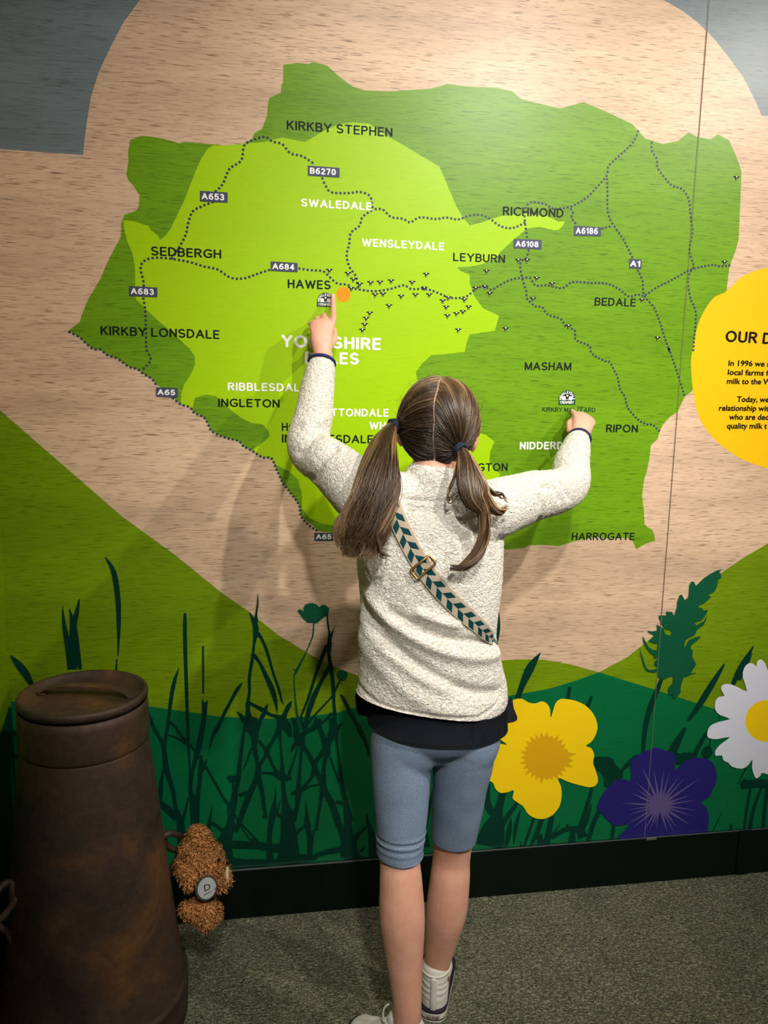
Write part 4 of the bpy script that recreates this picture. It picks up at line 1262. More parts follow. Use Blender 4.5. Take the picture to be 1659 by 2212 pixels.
for v in bm.verts:
    n = v.normal
    if n.y < .25:
        h = fold(v.co, LN if .16 < v.co.x < .56 and v.co.y < 1.53 and v.co.z < 1.26 else SLV, 0)
        v.co += n * h * max(0, min(1, (.25 - n.y) * 1.6))
    q = v.co * 9
    v.co += n * (noise.noise(q) * .0035 + noise.noise(v.co * 95) * .0007 + noise.noise(v.co * 190) * .0012)
    zh = .797 - .152 * (v.co.x - .193)
    if v.co.z < zh + .006:
        e = zh + .006 - v.co.z
        v.co.z = zh + .006 - .006 * math.tanh(e / .006)
fleece = bm_obj('fleece_top', bm, M_FLEECE, girl, True)
# navy cuff bindings
for wr, el, r, k in ((wrL, elL, .0335, .115), (wrR, elR, .0298, .085)):
    bm = bmesh.new()
    d = (wr - el).normalized()
    c = wr.lerp(el, k) + d * .012
    a_ = d.orthogonal().normalized()
    b_ = d.cross(a_)
    ring = [c + a_ * r * math.cos(t * math.pi / 14) * .93 + b_ * r * math.sin(t * math.pi / 14) * .93 for t in range(28)]
    rings = []
    for i in range(28):
        o_ = (ring[i] - c).normalized()
        rings.append([bm.verts.new(ring[i] + (o_ * math.cos(j * math.pi / 3) * .0026 + d * math.sin(j * math.pi / 3) * .0040)) for j in range(6)])
    for i in range(28):
        for j in range(6):
            bm.faces.new((rings[i][j], rings[i][(j + 1) % 6], rings[(i + 1) % 28][(j + 1) % 6], rings[(i + 1) % 28][j]))
    bm_obj('cuff_binding', bm, M_CUFF, girl, True, label='navy binding at the sleeve cuff')

# dark t-shirt tail below the fleece
bm = bmesh.new()
N = 56
rows = [(.815, .118, .066, 0), (.790, .136, .082, .3), (.760, .1455, .096, .75), (.7165, .149, .100, 1)]
hl, hr = at(803, 1560, 1.478), at(1088, 1565, 1.478)
cxm = (hl.x + hr.x) / 2
rings = []
for z, rx, ry, f in rows:
    ring = []
    for k in range(N):
        a = 2 * math.pi * k / N
        x = cxm + (rx * math.cos(a)) * (1 + .012 * math.sin(5 * a) * f)
        y = 1.478 + ry * math.sin(a)
        front = max(0, math.sin(a))
        ring.append(bm.verts.new((x, y, z - .010 * math.cos(a) + f * .022 * front)))
    rings.append(ring)
for i in range(len(rings) - 1):
    for k in range(N):
        bm.faces.new((rings[i][k], rings[i][(k + 1) % N], rings[i + 1][(k + 1) % N], rings[i + 1][k]))
bmesh.ops.solidify(bm, geom=bm.faces[:], thickness=.0022)
tee = bm_obj('tee_shirt', bm, M_TEE, girl, True)
# front tails of the shirt flaring out at both hips
for nm, P in (('shirt_tail', [(770, 1492), (772, 1540), (780, 1545), (812, 1546), (815, 1500)]), ('shirt_tail', [(1086, 1530), (1104, 1505), (1110, 1530), (1117, 1556), (1085, 1562), (1078, 1545)])):
    bm = bmesh.new()
    f_ = [bm.verts.new(at(p[0], p[1], 1.512)) for p in crom(P, 3, True)]
    b_ = [bm.verts.new(at(p[0], p[1], 1.520)) for p in crom(P, 3, True)]
    n = len(f_)
    bm.faces.new(f_)
    bm.faces.new(list(reversed(b_)))
    for i in range(n):
        bm.faces.new((f_[i], b_[i], b_[(i + 1) % n], f_[(i + 1) % n]))
    bmesh.ops.triangulate(bm, faces=[f for f in bm.faces if len(f.verts) > 4])
    bm_obj(nm, bm, M_TEE, tee)

# capri leggings
hems = []
bm = bmesh.new()
mid = (hipL + hipR) / 2
limb(bm, [Vector((cxm, 1.478, .80)), Vector((cxm, 1.478, .745)), Vector((cxm, 1.474, .705)), Vector((cxm, 1.478, .683))], [(.112, .080), (.126, .086), (.124, .082), (.100, .060)], 32)
for sx in (-1, 1):
    add_ellipsoid(bm, (cxm + sx * .062, 1.452, .690), (.064, .048, .075), None, 20, 14)
for hip, kn, k_px, w in ((hipL, knL, (865, 1872), (.064, .0655, .0580, .0495, .0488)), (hipR, knR, (977, 1842), (.064, .0655, .0560, .0485, .0475))):
    end = at(k_px[0], k_px[1], kn.y) + Vector((0, 0, -.016))
    hems.append(at(k_px[0], k_px[1], kn.y - .045).z)
    limb(bm, [hip + Vector((0, 0, .10)), hip + Vector((0, 0, .03)), hip + Vector((0, 0, -.02)), hip.lerp(kn, .5), kn + Vector((0, .002, .02)), end], [w[0] * .96, w[0], w[1], w[2], w[3], w[4]], 26, cap=False)
# close the open leg ends before the remesh
bmesh.ops.holes_fill(bm, edges=[e for e in bm.edges if e.is_boundary], sides=0)
bm = remesh(bm, .0036, 14, .5)
bm.normal_update()
for v in bm.verts:
    d = v.co.z - .395
    if v.co.x < .35 and 0 < v.co.z < .50:
        wv = math.sin((v.co.z + .02 * (v.co.x - .29)) * 2 * math.pi / .0165 + 1.5 * noise.noise(v.co * 14))
        v.co += v.normal * .0026 * wv * max(0, 1 - abs(v.co.z - hems[0] - .042) / .036)
    v.co += v.normal * noise.noise(v.co * 16) * .0022
    zh = hems[0] if v.co.x < .35 else hems[1]
    zh += .10 * (v.co.y - 1.43)
    if v.co.z < zh + .003:
        v.co.z = zh + .003 - .003 * math.tanh((zh + .003 - v.co.z) / .003)
leg = bm_obj('leggings', bm, M_LEG, girl, True)


# ------------------------------------------------------------------ canvas high-top shoes
M_CANVAS = mat('canvas_white', (.66, .63, .57), .85, .2)
cvn = noise_tex(M_CANVAS, (900, 900, 900), 1.0, 1, .5)
bump(M_CANVAS, cvn.outputs['Fac'], .3, .0006)
M_RUB = mat('rubber_white', (.66, .64, .59), .5, .4)
M_STRIPE = mat('rubber_stripe', (.010, .011, .02), .5, .4)
M_TAN = mat('badge_tan', (.25, .14, .06), .7, .2)
M_RED = mat('heel_print', (.16, .03, .02), .6, .2)


def shoe(an, fd, toe_len, collar_z, label):
    sd = fd.cross(Vector((0, 0, 1)))                 # to the wearer's right
    base = Vector((an.x, an.y, 0))

    def q(u, s, z):
        return base + fd * u + sd * s + Vector((0, 0, z))
    # footprint outline (u along the foot, half width)
    prof = [(-.046, .006), (-.042, .018), (-.030, .027), (-.005, .0305), (.03, .0315), (.07, .036), (.10, .040), (.125, .038), (.145, .030), (.158, .018), (.163, .006)]
    prof = [((u + .046) * toe_len / .209 - .046, w) for u, w in prof]
    outline = [(u, w) for u, w in prof] + [(u, -w) for u, w in reversed(prof)]
    outline = crom(outline, 3, True)

    def slab(name, z0, z1, grow, m, parent, label=None):
        bm = bmesh.new()
        c = sum((np.array(p) for p in outline)) / len(outline)
        lo, hi = [], []
        for p in outline:
            d = np.array(p) - np.array((.05, 0))
            d = d / np.linalg.norm(d)
            e = np.array(p) + d * grow
            lo.append(bm.verts.new(q(e[0], e[1], z0)))
            hi.append(bm.verts.new(q(e[0], e[1], z1)))
        n = len(lo)
        for i in range(n):
            bm.faces.new((lo[i], lo[(i + 1) % n], hi[(i + 1) % n], hi[i]))
        bm.faces.new(hi)
        bm.faces.new(list(reversed(lo)))
        return bm_obj(name, bm, m, parent, label=label)
    bm = bmesh.new()
    tilt = (an - Vector((an.x, an.y, .07))) * 0
    add_tube(bm, [q(-.006, 0, .02), q(-.005, 0, .05), q(-.004, 0, .085), q(.002, 0, collar_z)], [(.031, .036), (.0315, .0375), (.031, .0365), (.0335, .041)], 26, sd)
    add_tube(bm, [q(.0, 0, .028), q(.05, 0, .040), q(.09 * toe_len / .209, 0, .032), q(.140 * toe_len / .209, 0, .024)], [(.030, .030), (.033, .034), (.037, .026), (.031, .017)], 24, sd)
    add_tube(bm, [q(.012, 0, .05), q(.028, 0, .085), q(.030, 0, collar_z + .010)], [(.024, .020), (.024, .018), (.022, .014)], 20, sd)
    bm = remesh(bm, .0032, 4, .5)
    bm.normal_update()
    for v in bm.verts:
        if v.co.z > .03:
            v.co += v.normal * (.0012 * math.sin(v.co.z * 420 + 60 * (v.co - base).dot(sd) + 2 * noise.noise(v.co * 40)) * min(1, (v.co.z - .03) * 30) * (1 if v.co.z < collar_z - .012 else 0))
    up = bm_obj('canvas_upper', bm, M_CANVAS, girl, True)
    up['label'] = label
    slab('sole', .001, .0245, .0045, M_RUB, up)
    slab('sole_stripe', .0225, .0262, .0049, M_STRIPE, up, 'thin dark stripe round the sole')
    slab('sole_stripe', .0055, .0085, .0050, M_STRIPE, up, 'thin dark stripe round the sole')
    # heel strip up the back and toe cap
    bm = bmesh.new()
    add_tube(bm, [q(-.0425, 0, .024), q(-.0432, 0, .055), q(-.041, 0, .085), q(-.0425, 0, collar_z + .001)], [(.007, .0025)] * 4, 12, sd)
    bm_obj('heel_strip', bm, M_CANVAS, up, True)
    bm = bmesh.new()
    add_ellipsoid(bm, q(.128 * toe_len / .209, 0, .024), (.034, .030, .017), Matrix((sd, fd, Vector((0, 0, 1)))).transposed(), 20, 12)
    bm_obj('toe_cap', bm, M_RUB, up, True)
    # heel plate with its wording
    hpz = .0142
    V, Fc = glyphs('ALL STAR', .03)
    x0, x1 = V[:, 0].min(), V[:, 0].max()
    bm = bmesh.new()
    pl = []
    for i in range(9):
        s = (-.5 + i / 8) * .034
        u = -.0515 + 9.0 * s * s
        pl.append((bm.verts.new(q(u - .0012, s, hpz - .0055)), bm.verts.new(q(u - .0012, s, hpz + .0068))))
    for i in range(8):
        bm.faces.new((pl[i][0], pl[i + 1][0], pl[i + 1][1], pl[i][1]))
    bmesh.ops.solidify(bm, geom=bm.faces[:], thickness=.001)
    hpl = bm_obj('heel_plate', bm, M_RUB, up)
    vs = []
    for v in V:
        s = ((v[0] - x0) / (x1 - x0) - .5) * .029
        vs.append(q(-.0515 + 9.0 * s * s - .0026, s, hpz - .003 + v[1] * .0095))
    mesh_obj('heel_wording', vs, Fc, M_RED, hpl)
    # collar binding
    bm = bmesh.new()
    R = []
    for i in range(30):
        a = 2 * math.pi * i / 30
        ca, sa = math.cos(a), math.sin(a)
        c = q(.006 + .0445 * ca + (.006 if ca > .5 else 0), .034 * sa, collar_z + .004 + .012 * max(0, ca) - .001)
        o_ = (c - q(.004, 0, collar_z)).normalized()
        R.append([bm.verts.new(c + o_ * math.cos(j * math.pi / 3) * .0018 + Vector((0, 0, 1)) * math.sin(j * math.pi / 3) * .003) for j in range(6)])
    for i in range(30):
        for j in range(6):
            bm.faces.new((R[i][j], R[i][(j + 1) % 6], R[(i + 1) % 30][(j + 1) % 6], R[(i + 1) % 30][j]))
    bm_obj('collar_binding', bm, M_CANVAS, up, True)
    # ankle badge
    if fd.x > 0:
        bm = bmesh.new()
        add_ellipsoid(bm, q(-.012, .0325, .083), (.006, .0016, .006), Matrix((fd, sd, Vector((0, 0, 1)))).transposed(), 14, 8)
        bm_obj('ankle_badge', bm, M_TAN, up, True)
    # laces
    for k in range(5):
        bm = bmesh.new()
        u, z = .060 - .010 * k, .067 + .012 * k
        add_tube(bm, [q(u + .006, -.020, z - .004), q(u + .010, 0, z + .003), q(u + .006, .020, z - .004)], [.0022] * 3, 8)
        bm_obj('lace', bm, M_RUB, up, True)
    return up


shoe(anL, footL_dir, .192, .098, 'white canvas high-top on the nearer foot')
shoe(anR, footR_dir, .205, .100, 'white canvas high-top on the farther foot')
# ------------------------------------------------------------------ hair
def hair_mat():
    m = mat('hair', (.08, .045, .022), .38, .45)
    b = m.node_tree.nodes['Principled BSDF']
    a = nd(m, 'ShaderNodeAttribute', attribute_name='tint')
    r = ramp(m, [(0.0, (.020, .012, .007)), (.38, (.070, .039, .018)), (.7, (.185, .108, .050)), (1.0, (.40, .265, .140))])
    lk(m, a.outputs['Fac'], r.inputs['Fac'])
    lk(m, r.outputs['Color'], b.inputs['Base Color'])
    return m


M_HAIR = hair_mat()
M_CAP = mat('hair_roots', (.030, .019, .012), .5, .3)
M_SCALP = mat('scalp_parting', (.40, .27, .20), .6, .3)
M_TIE = mat('hair_tie_navy', (.008, .014, .035), .7, .3)


def strand_mesh(name, paths, rad, tint, parent, sides=4, label=None):
    """paths (n, m, 3); rad (n, m); tint (n, m) -> one mesh of fine tapered tubes"""
    P = np.asarray(paths, float)
    n, m, _ = P.shape
    T = np.gradient(P, axis=1)
    T /= np.linalg.norm(T, axis=2, keepdims=True) + 1e-9
    ref = np.array([.31, -.85, .42])
    A = np.cross(T, ref)
    A /= np.linalg.norm(A, axis=2, keepdims=True) + 1e-9
    B = np.cross(T, A)
    ang = np.arange(sides) * 2 * math.pi / sides
    V = P[:, :, None, :] + rad[:, :, None, None] * (A[:, :, None, :] * np.cos(ang)[None, None, :, None] + B[:, :, None, :] * np.sin(ang)[None, None, :, None])
    V = V.reshape(-1, 3)
    base = (np.arange(n)[:, None, None] * m + np.arange(m - 1)[None, :, None]) * sides
    k = np.arange(sides)[None, None, :]
    k2 = (k + 1) % sides
    F = np.stack([base + k, base + k2, base + sides + k2, base + sides + k], -1).reshape(-1, 4)
    me = bpy.data.meshes.new(name)
    me.vertices.add(len(V))
    me.vertices.foreach_set('co', V.ravel())
    me.loops.add(F.size)
    me.loops.foreach_set('vertex_index', F.ravel())
    me.polygons.add(len(F))
    me.polygons.foreach_set('loop_start', np.arange(len(F)) * 4)
    me.polygons.foreach_set('loop_total', np.full(len(F), 4))
    me.polygons.foreach_set('use_smooth', np.ones(len(F), bool))
    at_ = me.attributes.new('tint', 'FLOAT', 'POINT')
    at_.data.foreach_set('value', np.repeat(tint.reshape(-1), sides))
    me.update(calc_edges=True)
    me.validate()
    me.materials.append(M_HAIR)
    o = bpy.data.objects.new(name, me)
    link(o, parent)
    if label:
        o['label'] = label
    return o


HRN = np.array(HR)
HCN = np.array(HC)
RX, RY, RZ = .0815, .0965, .0965


def on_head(u, k=1.0):
    """unit direction(s) in the head frame -> point on the hair shell"""
    u = np.asarray(u, float)
    return HCN + (u * np.array([RX, RY, RZ]) * k) @ HRN.T


tieL_w, tieR_w = np.array(at(857, 921, 1.535)), np.array(at(995, 972, 1.462))


def head_dir(w):
    q = (w - HCN) @ HRN / np.array([RX, RY, RZ])
    return q / np.linalg.norm(q)


uL, uR = head_dir(tieL_w), head_dir(tieR_w)
tL, tR = on_head(uL, 1.02), on_head(uR, 1.02)
# the parting: over the crown and down the back of the head
part = []
for a in np.linspace(math.radians(38), math.radians(236), 60):
    v = np.array([.045 * math.sin((a - .6) * 2.4) + .012 * math.sin(a * 9), math.cos(a), math.sin(a)])
    part.append(v / np.linalg.norm(v))
part = np.array(part)
# head cap under the strands
bm = bmesh.new()
bmesh.ops.create_uvsphere(bm, u_segments=40, v_segments=28, radius=1.0)
kill = []
for v in bm.verts:
    d = np.array(v.co)
    if (d[1] > .30 and d[2] < .58 - .25 * (1 - abs(d[0]))) or (d[2] < -.74) or (d[1] > .0 and d[2] < -.15):
        kill.append(v)
    v.co = Vector(on_head(d, .965))
bmesh.ops.delete(bm, geom=kill, context='VERTS')
hair = bm_obj('hair', bm, M_CAP, girl, True)
# scalp line
Vp, Fp = [], []
for i, u in enumerate(part[:56]):
    w = (.0036 if i < 33 else .0012) * (1 + .4 * math.sin(i * 1.7))
    c = on_head(u, 1.0 if i < 33 else .990)
    s = HRN[:, 0] * w
    Vp += [tuple(c - s), tuple(c + s)]
for i in range(55):
    Fp.append((2 * i, 2 * i + 1, 2 * i + 3, 2 * i + 2))
mesh_obj('parting', Vp, Fp, M_SCALP, hair, label='pale parting line')


def slerp(a, b, t):
    om = math.acos(max(-1, min(1, float(a @ b))))
    if om < 1e-4:
        return np.repeat(a[None], len(t), 0)
    return (np.sin((1 - t) * om)[:, None] * a + np.sin(t * om)[:, None] * b) / math.sin(om)


def scalp(side, ut, n):
    paths, rads, tints = [], [], []
    t = np.linspace(0, 1, 16)
    for i in range(n):
        if RNG.random() < .80:
            k = RNG.random() * (len(part) - 1.01)
            a = part[int(k)] * (1 - k % 1) + part[int(k) + 1] * (k % 1)
            a = a + np.array([side * (.020 + .012 * RNG.random()), 0, 0])
            kk = k / len(part)
        else:                                        # nape and temple hair drawn in from the hairline
            th = RNG.random()
            if th < .45:
                a = np.array([side * (.02 + .55 * RNG.random()), -.66, -.70])
            else:
                a = np.array([side * (.70 + .2 * RNG.random()), .36 * RNG.random() + .1, .50 * RNG.random()])
            kk = .5
        a /= np.linalg.norm(a)
        u = slerp(a, ut, t)
        bulge = np.sin(t * math.pi) * (.012 + .02 * RNG.random())
        kr = .985 + .035 * RNG.random() + bulge
        kr = kr * (1 - t ** 6 * .0)
        P = on_head(u, 1.0)
        P = HCN + (P - HCN) * kr[:, None]
        wob = RNG.normal(0, .0012, 3)
        P = P + np.sin(t * math.pi * (1 + RNG.random()))[:, None] * wob
        paths.append(P)
        r = .00052 + .00034 * RNG.random()
        rads.append(r * (1 - .25 * np.abs(t - .4)))
        tn = np.clip(.33 + .20 * RNG.normal() + .12 * math.sin(kk * 40) + (.08 if side > 0 else 0), .02, 1)
        # lighter tint towards the front and crown
        front = np.clip(u[:, 1] * .40 + u[:, 2] * .38, -.34, .45)
        tints.append(np.clip(tn + front + .03 * RNG.normal(size=len(t)), 0, 1))
    return np.array(paths), np.array(rads), np.array(tints)


for side, ut in ((-1, uL), (1, uR)):
    strand_mesh('hair_lock', *scalp(side, ut, 2600), hair)
# loose flyaway hairs
fp, fr, ft = [], [], []
for i in range(150):
    u = RNG.normal(size=3)
    u[2] = abs(u[2]) * .8 + .05
    u[1] -= .3
    u /= np.linalg.norm(u)
    c = on_head(u, 1.0)
    d = RNG.normal(size=3)
    d -= u * (d @ u)
    d /= np.linalg.norm(d)
    t = np.linspace(0, 1, 10)
    L = .02 + .035 * RNG.random()
    o_ = (c - HCN) / np.linalg.norm(c - HCN)
    P = c + np.outer(t * L, d) + np.outer(np.sin(t * 2.2) * (.004 + .010 * RNG.random()), o_)
    fp.append(P)
    fr.append(np.full(10, .00017))
    ft.append(np.full(10, .55))
strand_mesh('flyaway_hair', np.array(fp), np.array(fr), np.array(ft), hair)


def tail(name, guides, n, seed, label, wave=.0085, steps=30):
    """guides: list of locks, each [(px, py, y, half width m, depth m)], weight"""
    rg = np.random.default_rng(seed)
    paths, rads, tints = [], [], []
    tot = sum(w for _, w in guides)
    for G, w in guides:
        C = np.array(crom([tuple(at(g[0], g[1], g[2])) + (g[3], g[4]) for g in G], 10))
        s = np.linspace(0, len(C) - 1, steps)
        C = np.array([[np.interp(x, np.arange(len(C)), C[:, k]) for k in range(5)] for x in s])
        T = np.gradient(C[:, :3], axis=0)
        T /= np.linalg.norm(T, axis=1, keepdims=True)
        side = np.cross(T, np.array([0, -1.0, 0]))
        side /= np.linalg.norm(side, axis=1, keepdims=True)
        dep = np.cross(side, T)
        t = np.linspace(0, 1, steps)
        ncl = max(4, int(n * w / tot / 26))
        for c in range(ncl):
            ca, cr_ = rg.random() * 2 * math.pi, math.sqrt(rg.random())
            ph, fq = rg.random() * 6.28, 1.2 + 1.6 * rg.random()
            amp = wave * (.4 + rg.random())
            tc = np.clip(.45 + .30 * rg.normal(), .03, .98)
            end = .78 + .24 * rg.random()
            for k in range(int(n * w / tot / ncl)):
                a = ca + rg.normal() * .35
                r = min(1.0, abs(cr_ + rg.normal() * .13))
                ox = r * math.cos(a) * C[:, 3] + np.sin(t * fq * 6.28 + ph) * amp * t
                oy = r * math.sin(a) * C[:, 4] + np.cos(t * fq * 6.28 + ph) * amp * .6 * t
                P = C[:, :3] + side * ox[:, None] + dep * oy[:, None]
                # shorter strands: resample to their own end
                e = min(1, end + rg.normal() * .03)
                x = np.linspace(0, (steps - 1) * e, steps)
                P = np.stack([np.interp(x, np.arange(steps), P[:, q]) for q in range(3)], 1)
                paths.append(P)
                rads.append((.00050 + .0003 * rg.random()) * (1 - .65 * t ** 2.5))
                tints.append(np.clip(tc + .07 * rg.normal() + .22 * (t - .45), 0, 1))
    return strand_mesh(name, np.array(paths), np.array(rads), np.array(tints), girl, 4, label)


tail('ponytail', [([(848, 922, 1.525, .010, .010), (832, 945, 1.49, .016, .015), (818, 1000, 1.425, .026, .020), (808, 1060, 1.385, .036, .021), (790, 1120, 1.368, .043, .020), (775, 1170, 1.362, .038, .016), (770, 1205, 1.362, .028, .012)], 5),
                  ([(848, 924, 1.525, .008, .010), (843, 960, 1.47, .013, .012), (846, 1010, 1.41, .014, .014), (848, 1055, 1.385, .014, .012), (832, 1110, 1.37, .020, .012), (815, 1160, 1.365, .020, .012), (818, 1192, 1.365, .010, .008)], 2.2),
                  ([(845, 922, 1.525, .008, .008), (815, 955, 1.48, .010, .012), (785, 1030, 1.42, .013, .014), (755, 1100, 1.39, .014, .012), (740, 1150, 1.375, .012, .010), (760, 1195, 1.372, .008, .008)], 1.5),
                  ([(800, 1120, 1.355, .006, .004), (812, 1165, 1.352, .006, .004), (825, 1195, 1.354, .004, .003), (842, 1208, 1.358, .002, .002)], .2)], 1900, 3, 'long brown left ponytail over the shoulder')
tail('ponytail', [([(998, 975, 1.455, .009, .010), (1006, 1000, 1.42, .016, .014), (1012, 1040, 1.392, .022, .014), (1022, 1078, 1.378, .020, .012), (1042, 1100, 1.375, .012, .010), (1046, 1135, 1.375, .010, .008), (1042, 1170, 1.375, .009, .007), (1025, 1205, 1.37, .008, .006), (998, 1226, 1.37, .007, .006), (972, 1227, 1.372, .003, .003)], 4),
                  ([(1000, 974, 1.455, .008, .009), (1020, 1005, 1.42, .010, .012), (1040, 1040, 1.395, .011, .012), (1052, 1075, 1.385, .009, .010), (1066, 1100, 1.385, .007, .008), (1082, 1104, 1.388, .004, .006), (1095, 1093, 1.395, .002, .003)], 2.2),
                  ([(1002, 974, 1.455, .006, .006), (1035, 1025, 1.41, .005, .006), (1062, 1062, 1.395, .004, .005), (1084, 1070, 1.395, .003, .004), (1094, 1088, 1.395, .002, .003)], .6),
                  ([(996, 980, 1.452, .003, .003), (984, 1020, 1.415, .003, .003), (969, 1060, 1.41, .002, .002), (970, 1084, 1.408, .002, .002), (986, 1068, 1.405, .002, .002), (1002, 1058, 1.40, .003, .003)], .25)], 1500, 5, 'brown right ponytail ending in a long curl', .0045)
# hair ties
for tw, ax in ((np.array(at(850, 921, 1.53)), Vector((-.85, -.30, -.15))), (np.array(at(996, 973, 1.456)), Vector((.30, -.80, -.30)))):
    bm = bmesh.new()
    ax = ax.normalized()
    a_ = ax.orthogonal().normalized()
    b_ = ax.cross(a_)
    for q in (-1, 0, 1):
        c = Vector(tw) + ax * q * .0042
        R = []
        for i in range(26):
            an_ = 2 * math.pi * i / 26
            o_ = a_ * math.cos(an_) + b_ * math.sin(an_)
            p = c + o_ * (.0128 + .0006 * math.sin(5 * an_ + q))
            R.append([bm.verts.new(p + o_ * math.cos(j * math.pi / 3) * .0034 + ax * math.sin(j * math.pi / 3) * .0030) for j in range(6)])
        for i in range(26):
            for j in range(6):
                bm.faces.new((R[i][j], R[i][(j + 1) % 6], R[(i + 1) % 26][(j + 1) % 6], R[(i + 1) % 26][j]))
    bm_obj('hair_tie', bm, M_TIE, girl, True, label='navy elastic hair tie')

# ------------------------------------------------------------------ cross-body bag strap
M_STRAP = mat('strap_webbing', (.55, .46, .36), .75, .2)
uvn = nd(M_STRAP, 'ShaderNodeUVMap')
sep = nd(M_STRAP, 'ShaderNodeSeparateXYZ')
lk(M_STRAP, uvn.outputs['UV'], sep.inputs['Vector'])


def mth(m, op, a, b=None, c=None):
    n = nd(m, 'ShaderNodeMath', operation=op)
    for i, v in enumerate((a, b, c)):
        if v is None:
            continue
        if hasattr(v, 'links'):
            lk(m, v, n.inputs[i])
        else:
            n.inputs[i].default_value = v
    return n.outputs[0]


vv = mth(M_STRAP, 'SUBTRACT', sep.outputs['Y'], .55)
av = mth(M_STRAP, 'ABSOLUTE', vv)
half = mth(M_STRAP, 'MULTIPLY', mth(M_STRAP, 'GREATER_THAN', vv, 0.0), .5)
ph = mth(M_STRAP, 'FRACT', mth(M_STRAP, 'ADD', mth(M_STRAP, 'MULTIPLY_ADD', av, -.95, sep.outputs['X']), mth(M_STRAP, 'ADD', half, 8.0)))
on = mth(M_STRAP, 'LESS_THAN', ph, .5)
edge = mth(M_STRAP, 'LESS_THAN', av, .40)
msk = mth(M_STRAP, 'MULTIPLY', on, edge)
wv = noise_tex(M_STRAP, (1400, 1400, 1400), 1.0, 1, .5)
lk(M_STRAP, mixc(M_STRAP, msk, (.66, .56, .43), (.004, .075, .085)), M_STRAP.node_tree.nodes['Principled BSDF'].inputs['Base Color'])
bump(M_STRAP, wv.outputs['Fac'], .25, .0005)
M_BRASS = mat('brass', (.62, .42, .14), .30, .5, 1.0)
M_TAB = mat('tab_green', (.10, .19, .15), .5, .4)

bag = thing('bag_strap', 'chevron patterned cross-body strap in teal and cream across the back of the fleece', 'strap', at(930, 1240, 1.39))
tmpbm = bmesh.new()
tmpbm.from_mesh(fleece.data)
bvh = BVHTree.FromBMesh(tmpbm)
eye = Vector(EYE)
cl = crom([(838, 1062), (850, 1102), (866, 1140), (888, 1183), (912, 1224), (940, 1262), (975, 1300), (1010, 1332), (1040, 1358), (1062, 1382)], 6)
hits = []
for px, py in cl:
    d = Vector(ray(px, py)).normalized()
    loc, nor, idx, dist = bvh.ray_cast(eye, d)
    hits.append((loc, nor) if loc is not None else (None, None))
hits = [h for h in hits if h[0] is not None]
P = np.array([h[0] for h in hits])
Nn = np.array([h[1] for h in hits])
for it in range(14):
    P[1:-1] = .25 * P[:-2] + .5 * P[1:-1] + .25 * P[2:]
    Nn[1:-1] = .25 * Nn[:-2] + .5 * Nn[1:-1] + .25 * Nn[2:]
Nn /= np.linalg.norm(Nn, axis=1, keepdims=True)
P = P + Nn * .0045
# over the shoulder to the front
up_ = P[0] - P[3]
up_ /= np.linalg.norm(up_)
extra = []
for k, (dy, dz) in enumerate(((.010, .016), (.035, .030), (.065, .026), (.085, .0))):
    extra.append(P[0] + np.array([-.004 * (k + 1), dy, dz]))
P = np.vstack([np.array(extra[::-1]), P])
Nn = np.vstack([np.array([[0, .9, .4], [0, .4, .9], [0, -.2, 1], [0, -.6, .8]]), Nn])
Nn /= np.linalg.norm(Nn, axis=1, keepdims=True)
T = np.gradient(P, axis=0)
T /= np.linalg.norm(T, axis=1, keepdims=True)
SD = np.cross(T, Nn)
SD /= np.linalg.norm(SD, axis=1, keepdims=True)
cum = np.concatenate([[0], np.cumsum(np.linalg.norm(np.diff(P, axis=0), axis=1))])
bm = bmesh.new()
uvl = bm.loops.layers.uv.new('UVMap')
NV = 7
grid = []
for i in range(len(P)):
    frac = i / (len(P) - 1)
    hw = .0168 * (1 - .30 * max(0, frac - .8) / .2)
    grid.append([bm.verts.new(P[i] + SD[i] * hw * (2 * j / (NV - 1) - 1)) for j in range(NV)])
for i in range(len(P) - 1):
    for j in range(NV - 1):
        f = bm.faces.new((grid[i][j], grid[i][j + 1], grid[i + 1][j + 1], grid[i + 1][j]))
        for l, (a, b) in zip(f.loops, ((i, j), (i, j + 1), (i + 1, j + 1), (i + 1, j))):
            l[uvl].uv = (cum[a] / .0305, b / (NV - 1))
gm = bmesh.ops.solidify(bm, geom=bm.faces[:], thickness=.0016)
strap = bm_obj('strap', bm, M_STRAP, bag, False)
# brass slider
kb = int(np.argmin([abs(np.linalg.norm(np.array(at(911, 1223, p[1])) - p)) for p in P]))
c0, n0, s0, t0 = P[kb] + Nn[kb] * .0055, Nn[kb], SD[kb], T[kb]
tilt = .10
s1 = s0 * math.cos(tilt) + t0 * math.sin(tilt)
t1 = np.cross(n0, s1)
bm = bmesh.new()
ring = []
W2, H2, rc = .0235, .0105, .004
for qx, qy, a0 in ((1, 1, 0), (-1, 1, 90), (-1, -1, 180), (1, -1, 270)):
    for k in range(6):
        a = math.radians(a0 + k * 18)
        ring.append(c0 + s1 * (qx * (W2 - rc) + rc * math.cos(a)) + t1 * (qy * (H2 - rc) + rc * math.sin(a)))
n = len(ring)
R = []
cc = sum(ring) / n
for i in range(n):
    tt = ring[(i + 1) % n] - ring[i - 1]
    tt /= np.linalg.norm(tt)
    o_ = np.cross(tt, n0)
    R.append([bm.verts.new(ring[i] + (o_ * math.cos(j * math.pi / 4) + n0 * math.sin(j * math.pi / 4)) * .0024) for j in range(8)])
for i in range(n):
    for j in range(8):
        bm.faces.new((R[i][j], R[i][(j + 1) % 8], R[(i + 1) % n][(j + 1) % 8], R[(i + 1) % n][j]))
add_tube(bm, [c0 - t1 * H2 * .98 - s1 * .018 + n0 * .001, c0 - t1 * H2 * .98 + s1 * .018 + n0 * .001], [.0017, .0017], 8)
